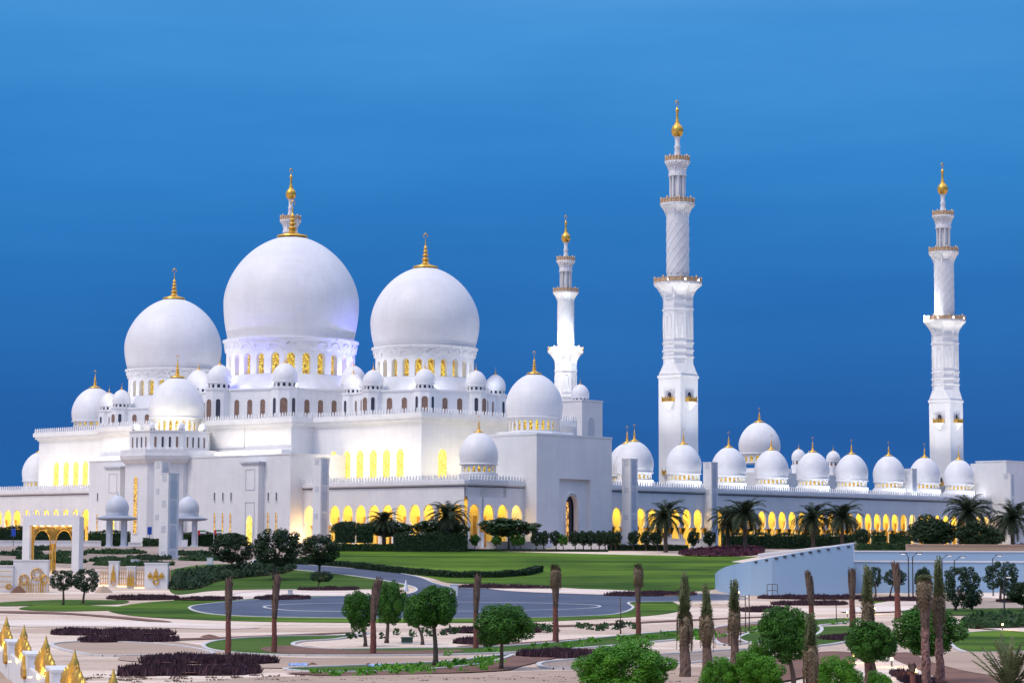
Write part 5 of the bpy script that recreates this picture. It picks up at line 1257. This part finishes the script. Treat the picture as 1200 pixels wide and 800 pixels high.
for i in range(-2,5):
    ob('spire_ornament',gm_,r,(i*sp_,0,0)); ob('spire_uplight',bpy.data.meshes.get('uplight_m') or (lambda mm:(mm.box(-.05,.05,-.56,-.44,.86,.90),mm.mesh('uplight_m',LAMPM))[1])(MB()),r,(i*sp_,0,0))
    p=ob('pier',pm_,r,((i+.5)*sp_,0,0)); ob('relief',om_,p)
for i in range(0,5):
    w_=fa+fd*(i*sp_)+n_*.6; area('fence_uplight',(w_.x,w_.y,zf0+.05),(fa.x+fd.x*i*sp_,fa.y+fd.y*i*sp_,zf0+1.2),.6,.3,16,(1,.75,.2))
# ================================================================= SMALL THINGS
def glow(px,py,label,Y=None,h=.5,P_=90):
    p=ground(px,py); r=empty('garden_lamp',tuple(p)); tag(r,label,'lamp','glowing garden path lamps'); m=MB(); m.lathe([(.09,0),(.06,.05),(.06,h)],8); ob('post',m.mesh('post',STEEL),r)
    m=MB(); m.lathe([(.04,h),(.09,h+.03),(.09,h+.15),(.02,h+.2)],10); ob('lantern',m.mesh('lantern',LAMPM),r)
    l=bpy.data.lights.new('garden_lamp_light','POINT'); l.energy=P_; l.color=(1,.65,.25); l.shadow_soft_size=.2; lo=bpy.data.objects.new('garden_lamp_light',l); COL.objects.link(lo); lo.location=(p.x,p.y-.35,p.z+h+.5)
for px,py,lab in ((993,724,'glowing garden lamp left of the cut palm before the ramp wall end'),(1025,719,'glowing garden lamp on the grass by the lamp posts'),(1175,739,'glowing garden lamp on the hedge edge of the right lawn'),(1045,783,'glowing lamp on the left of the lit path'),(1073,798,'glowing lamp nearest the camera beside the lit path'),(1001,778,'glowing lamp beside the bushes at the start of the lit path'),(1184,702,'glowing garden lamp under the trees at the right edge'),(866,699,'glowing lamp at the foot of the curved ramp wall end'),(745,644,'glowing lamp at the base of the facade near the lone date palm')): glow(px,py,lab)
def lamppost(px,yt,yb,arm,label):
    p=ground(px,yb); H=at(px,yt,p.y).z-p.z; a=pxw(arm,p.y); r=empty('street_lamp',tuple(p)); tag(r,label,'street lamp','street lamps before the retaining wall')
    m=MB(); m.lathe([(.14,0),(.10,.3),(.07,H)],8); m.tube([(0,0,H),(a*.5,0,H+.12),(a,0,H+.45)],.05,5); ob('post',m.mesh('post',STEEL),r)
    m=MB(); s=1 if a>0 else -1; m.box(min(a,a+s*.8),max(a,a+s*.8),-.16,.16,H+.38,H+.50); ob('lamp_head',m.mesh('lamp_head',STEEL),r)
    m=MB(); m.box(min(a+s*.2,a+s*.7),max(a+s*.2,a+s*.7),-.12,.12,H+.33,H+.38); ob('lamp_glass',m.mesh('lamp_glass',simpleL),r)
simpleL,_t,_b=nt('pale_lamp_glass'); _b.inputs['Emission Color'].default_value=(1,.92,.85,1); _b.inputs['Emission Strength'].default_value=1.2
lamppost(1065,652,699,-2,'left post of the twin street lamps'); lamppost(1070,652,699,4,'right post of the twin street lamps'); lamppost(1104.5,654,698,5,'street lamp left of the straggly tree'); lamppost(1119,656,700,6,'street lamp rising out of the straggly tree'); lamppost(1164,654,699,4,'rightmost street lamp, at the pale open tree')
lamppost(1177,680,716,1,'slim low post right of the pale open tree')
def flag(px,yt,yb,label):
    p=ground(px,yb); p=at(px,638,426); p.z=g(426); H=at(px,yt,426).z-p.z; r=empty('flag',tuple(p)); tag(r,label,'flag','small flags on the terrace'); m=MB(); m.lathe([(.05,0),(.04,H)],6); ob('pole',m.mesh('pole',TRIM),r)
    w=1.5; h=.9
    for nm,mat,x0,x1,z0,z1 in (('red_band',RED,0,.4,0,h),('green_band',FGRN,.4,w,h*.67,h),('white_band',TRIM,.4,w,h*.33,h*.67),('black_band',STEEL,.4,w,0,h*.33)):
        m=MB(); m.box(x0+.05,x1+.05,-.02,.02,H-h+z0,H-h+z1); ob(nm,m.mesh(nm,mat),r)
flag(231.5,621,632,'red green white and black flag right of the right kiosk'); flag(250.5,620.5,632,'red green white and black flag nearer the dark spreading trees')
def sign(px,y0,y1,label):
    p=at(px,638,424); p.z=g(424); z1=at(px,y0,424).z-p.z; z0=at(px,y1,424).z-p.z; r=empty('blue_sign',tuple(p)); tag(r,label,'sign','blue signs near the facade'); m=MB(); m.box(-.42,.42,-.05,.05,z0,z1); ob('board',m.mesh('board',BLUE),r); m=MB(); m.lathe([(.05,0),(.05,z0+.1)],6,0,.1); ob('post',m.mesh('post',STEEL),r)
sign(15.5,619,628,'blue sign before the glowing arches at the left edge'); sign(175,617,626,'blue sign at the foot of the octagonal tower')
def cabinet(px,y0,y1,w,label,mat=TRIM,cat='cabinet',name='utility_cabinet'):
    p=ground(px,y1); h=at(px,y0,p.y).z-p.z; W_=pxw(w/2,p.y); r=empty(name,tuple(p)); tag(r,label,cat); m=MB(); m.box(-W_,W_,-.3,.4,.12,h-.08); ob('body',m.mesh('body',mat),r); m=MB(); m.box(-W_-.05,W_+.05,-.36,.46,h-.08,h); ob('lid',m.mesh('lid',mat),r); m=MB(); m.box(-W_*.9,W_*.9,-.25,.35,0,.12); ob('plinth',m.mesh('plinth',GREYM),r)
    m=MB(); m.box(-W_*.8,-.01,-.33,-.3,.25,h-.2); m.box(.01,W_*.8,-.33,-.3,.25,h-.2); ob('door',m.mesh('door',mat),r)
cabinet(532,684,699,9,'tall white box at the near end of the curved road'); cabinet(340,690.5,700,5,'small white post box on the path left of the roundabout')
GRN=simple('cabinet_green',(.02,.06,.05),(.03,.08,.06),2,.5); cabinet(477,746,754,13,'low dark green utility box under the round trees',GRN)
cabinet(246,653,662,6.5,'white box left of the leftmost spreading tree',TRIM); cabinet(216,632,642,7,'white box in front of the right kiosk',TRIM)
cabinet(251,638,655,3,'slim white post box behind the leftmost spreading tree',TRIM); cabinet(158,655,662,0.1+9,'small white box on the terrace behind the garden screens',TRIM)
# folded white parasol near the bend
p=ground(475.5,697); r=empty('folded_parasol',tuple(p)); tag(r,'white folded parasol on a pole at the bend of the road','parasol'); m=MB(); m.lathe([(.05,0),(.05,.7)],6); ob('pole',m.mesh('pole',STEEL),r); m=MB(); m.lathe([(.38,.5),(.36,.7),(.22,1.2),(.12,1.7),(.03,2.0)],10); ob('canopy',m.mesh('canopy',TRIM),r)
# white easel-like frame against the ramp wall
p=ground(905,699); r=empty('frame_stand',tuple(p)); tag(r,'small metal frame standing against the blue ramp wall','frame'); m=MB(); w=pxw(6,p.y); h=1.6
for x in (-w,0,w):
    m=MB(); m.box(x-.04,x+.04,-.04,.04,0,h); ob('post',m.mesh('post',BARK),r)
for z in (h,h*.5): m=MB(); m.box(-w,w,-.045,.045,z,z+.08); ob('rail',m.mesh('rail',BARK),r)
for px,yt,yb,lab in ((727,700,738,'thin dark stake pole of the tiny sapling'),(873.5,698,740,'left one of two thin stakes beside the tied palms'),(878,697,741,'right one of two thin stakes beside the tied palms'),(980,710,730,'thin grey post beside the cut palm')):
    p=ground(px,yb); H=at(px,yt,p.y).z-p.z; m=MB(); m.tube([(0,0,0),(.02,0,H*.5),(0,0,H)],.045,6); m.lathe([(.07,H),(.02,H+.08)],6); o=m.build('stake',BARK,None,tuple(p)); tag(o,lab,'stake')
# ================================================================= LIGHT
def corr(a0,b0,a1,b1,P):
    """lamp strip under the ceiling of an arcade, running from (a0,b0) to (a1,b1)"""
    A=W(a0,b0,8.9); B=W(a1,b1,8.9); c=(A+B)/2; L=(B-A).length
    l=bpy.data.lights.new('arcade_lamp','AREA'); l.shape='RECTANGLE'; l.size=L*.97; l.size_y=1.2; l.energy=P*L; l.color=(1,.70,.20)
    o=bpy.data.objects.new('arcade_lamp',l); COL.objects.link(o); o.location=c
    d=(B-A).normalized(); o.rotation_euler=(0,0,math.atan2(d.y,d.x))
CP=56
corr(2.8,1,2.8,bp0,CP); corr(2.8,bp1,2.8,b5,CP); corr(6,3,aG,3,CP); 
corr(aS,bR+2.8,(aS+aE)/2,bR+2.8,CP); corr((aS+aE)/2,bR+2.8,aE,bR+2.8,CP)
WARM=(1,.86,.60)
# floodlights standing on the arcade roofs, washing the hall walls
def flood(a0,b0,a1,b1,z,ta,tb,tz,P,col=WARM,sy=.6):
    A=W(a0,b0,z); B=W(a1,b1,z); c=(A+B)/2; t=W(ta,tb,tz); area('roof_floodlight',c,t,(B-A).length,sy,P*(B-A).length,col,150)
bm_=(b1+b3)/2; flood(4.5,b1,4.5,b3,12.9,AH,bm_,21,44)
bm_=(b4+b2)/2; flood(4.5,b4,4.5,b2,12.9,AH,bm_,21,30)
am_=AH+18; flood(AH,b1-7,AH+36,b1-7,12.9,am_,b1,21,42)
flood(af-5.0,b3,af-5.0,ct[1]-12,ZP+.7,af,(b3+ct[1]-12)/2,ZP+5,22); flood(af-5.0,ct[1]+12,af-5.0,b4,ZP+.7,af,(b4+ct[1]+12)/2,ZP+5,22)
flood(ta[0]-14,ta[1]-4,ta[0]-14,ta[1]+4,12.9,ta[0],ta[1],20,90)
# drum floods on the stage roofs
for c,rr,z,P in ((cM,21,z1M+.6,900),(cR,15.5,z1R+.6,520),(cL,15.5,z1R+.6,520)):
    for k in range(-1,2):
        q=PI*1.25+k*PI/3.2; x,y=c[0]+rr*math.cos(q),c[1]+rr*math.sin(q)
        area('drum_floodlight',W(x,y,z),W(c[0]+.72*rr*math.cos(q),c[1]+.72*rr*math.sin(q),z+7),7,.5,P,(.95,.95,1))
for q,P in ((PI*1.25+1.25,3600),(PI*1.25-.55,700)):
    x,y=cM[0]+20*math.cos(q),cM[1]+20*math.sin(q)
    area('blue_drum_floodlight',W(x,y,z1M+.8),W(cM[0]+14.5*math.cos(q),cM[1]+14.5*math.sin(q),z1M+9),2,.6,P,(.10,.10,1))
c=ct; 
for k in (-1,0,1):
    q=PI*1.25+k*.8; area('drum_floodlight',W(c[0]+8.2*math.cos(q),c[1]+8.2*math.sin(q),zc3+.5),W(c[0]+5*math.cos(q),c[1]+5*math.sin(q),zc3+3),3,.4,160,(1,.9,.6))
# arcade-roof floods for the right hand domes
L_=(aE-aS); 
for k in range(3):
    a0=aS+L_*k/3; flood(a0,bR+1.2,a0+L_/3,bR+1.2,12.8,a0+L_/6,bR+7,17,14,(.95,.96,1))
# minaret floods
for (px,Y) in ((795.5,519),(1111,604),(662.7,704)):
    p=at(px,638,Y); 
    for sx in (-1,1):
        d=(-UU if sx<0 else -VV); q=p+d*16; area('minaret_floodlight',(q.x,q.y,13.5),(p.x,p.y,75),2.5,2.5,1000,(1,.98,.94),60)
flood(aE-2,bE+10,aE-2,bq,12.8,aE+2,(bE+bq)/2+5,17,30,WARM)
q=W(-1.2,bp0-2.6,.3); t_=W(-1.4,bp0,6); area('corner_washer',tuple(q),tuple(t_),.8,.5,260,(1,.62,.30),160)
for px,Y,offs in ((662.7,704,(-4.5,0,4.5)),(1111,604,(-6.3,))):
    for ox in offs:
        p=at(px,638,Y); l=bpy.data.lights.new('balcony_lamp','POINT'); l.energy=2600; l.color=(.92,.97,1); l.shadow_soft_size=.35
        o=bpy.data.objects.new('balcony_lamp',l); COL.objects.link(o); o.location=(p.x+ox,p.y-(6.6 if abs(ox)<5 else 1.5),GZ+64.6)
# ---- world: dusk sky, deep blue ahead, bright afterglow behind the camera and overhead
w=bpy.data.worlds.new('World'); S.world=w; w.use_nodes=True; t=w.node_tree; bg=t.nodes['Background']
tc=t.nodes.new('ShaderNodeTexCoord'); sp=t.nodes.new('ShaderNodeSeparateXYZ'); t.links.new(tc.outputs['Generated'],sp.inputs[0])
FR=ramp(t,sp.outputs[2],[(0,(.007,.094,.30)),(.05,(.004,.077,.285)),(.115,(.007,.110,.36)),(.17,(.015,.155,.44)),(.235,(.030,.195,.50)),(.42,(.12,.26,.55)),(.62,(.40,.53,.80)),(.9,(.66,.80,1.08))])
sky=t.nodes.new('ShaderNodeTexSky'); sky.sky_type='NISHITA'; sky.sun_disc=False; sky.sun_elevation=R(3); sky.sun_rotation=R(215)
# afterglow opposite the view
bk=t.nodes.new('ShaderNodeMath'); bk.operation='MULTIPLY_ADD'; t.links.new(sp.outputs[1],bk.inputs[0]); bk.inputs[1].default_value=-.38; bk.inputs[2].default_value=.08
bx_=t.nodes.new('ShaderNodeMath'); bx_.operation='MULTIPLY_ADD'; t.links.new(sp.outputs[0],bx_.inputs[0]); bx_.inputs[1].default_value=-.88; t.links.new(bk.outputs[0],bx_.inputs[2])
gl=ramp(t,bx_.outputs[0],[(.15,(0,0,0)),(.9,(1,1,1))])
BACK=ramp(t,sp.outputs[2],[(0,(.30,.37,.55)),(.3,(.32,.43,.68)),(.8,(.52,.70,1.02))])
c1=mixrgb(t,gl,FR,BACK)
# soft cloud streaks and slow horizontal variation
n1=noise(t,coord(t,'Generated',(1,1,7)),2.6,7,.6); c2=mixrgb(t,ramp(t,n1,[(.35,(0,0,0)),(.75,(.8,.8,.8))]),c1,mixrgb(t,1.0,c1,(1.8,1.28,1.15),'MULTIPLY'))
add=mixrgb(t,.004,c2,sky.outputs[0],'ADD')
vn=noise(t,coord(t,'Generated',(1,1,1.6)),1.7,3,.5); add=mixrgb(t,ramp(t,vn,[(.38,(0,0,0)),(.66,(1,1,1))]),mixrgb(t,1.0,add,(.72,.84,.90),'MULTIPLY'),mixrgb(t,1.0,add,(1.25,1.10,1.04),'MULTIPLY'))
t.links.new(add,bg.inputs[0]); bg.inputs[1].default_value=1.0
sl=bpy.data.lights.new('sun','SUN'); sl.energy=1.45; sl.angle=R(18); sl.color=(1,.87,.74); so=bpy.data.objects.new('sun',sl); COL.objects.link(so)
d=Vector((.46,.30,-.84)).normalized(); so.rotation_euler=d.to_track_quat('-Z','Y').to_euler()
vs_=S.view_settings; vs_.view_transform='Standard'; vs_.look='None'; vs_.gamma=1; vs_.exposure=.38
S.render.engine='CYCLES'
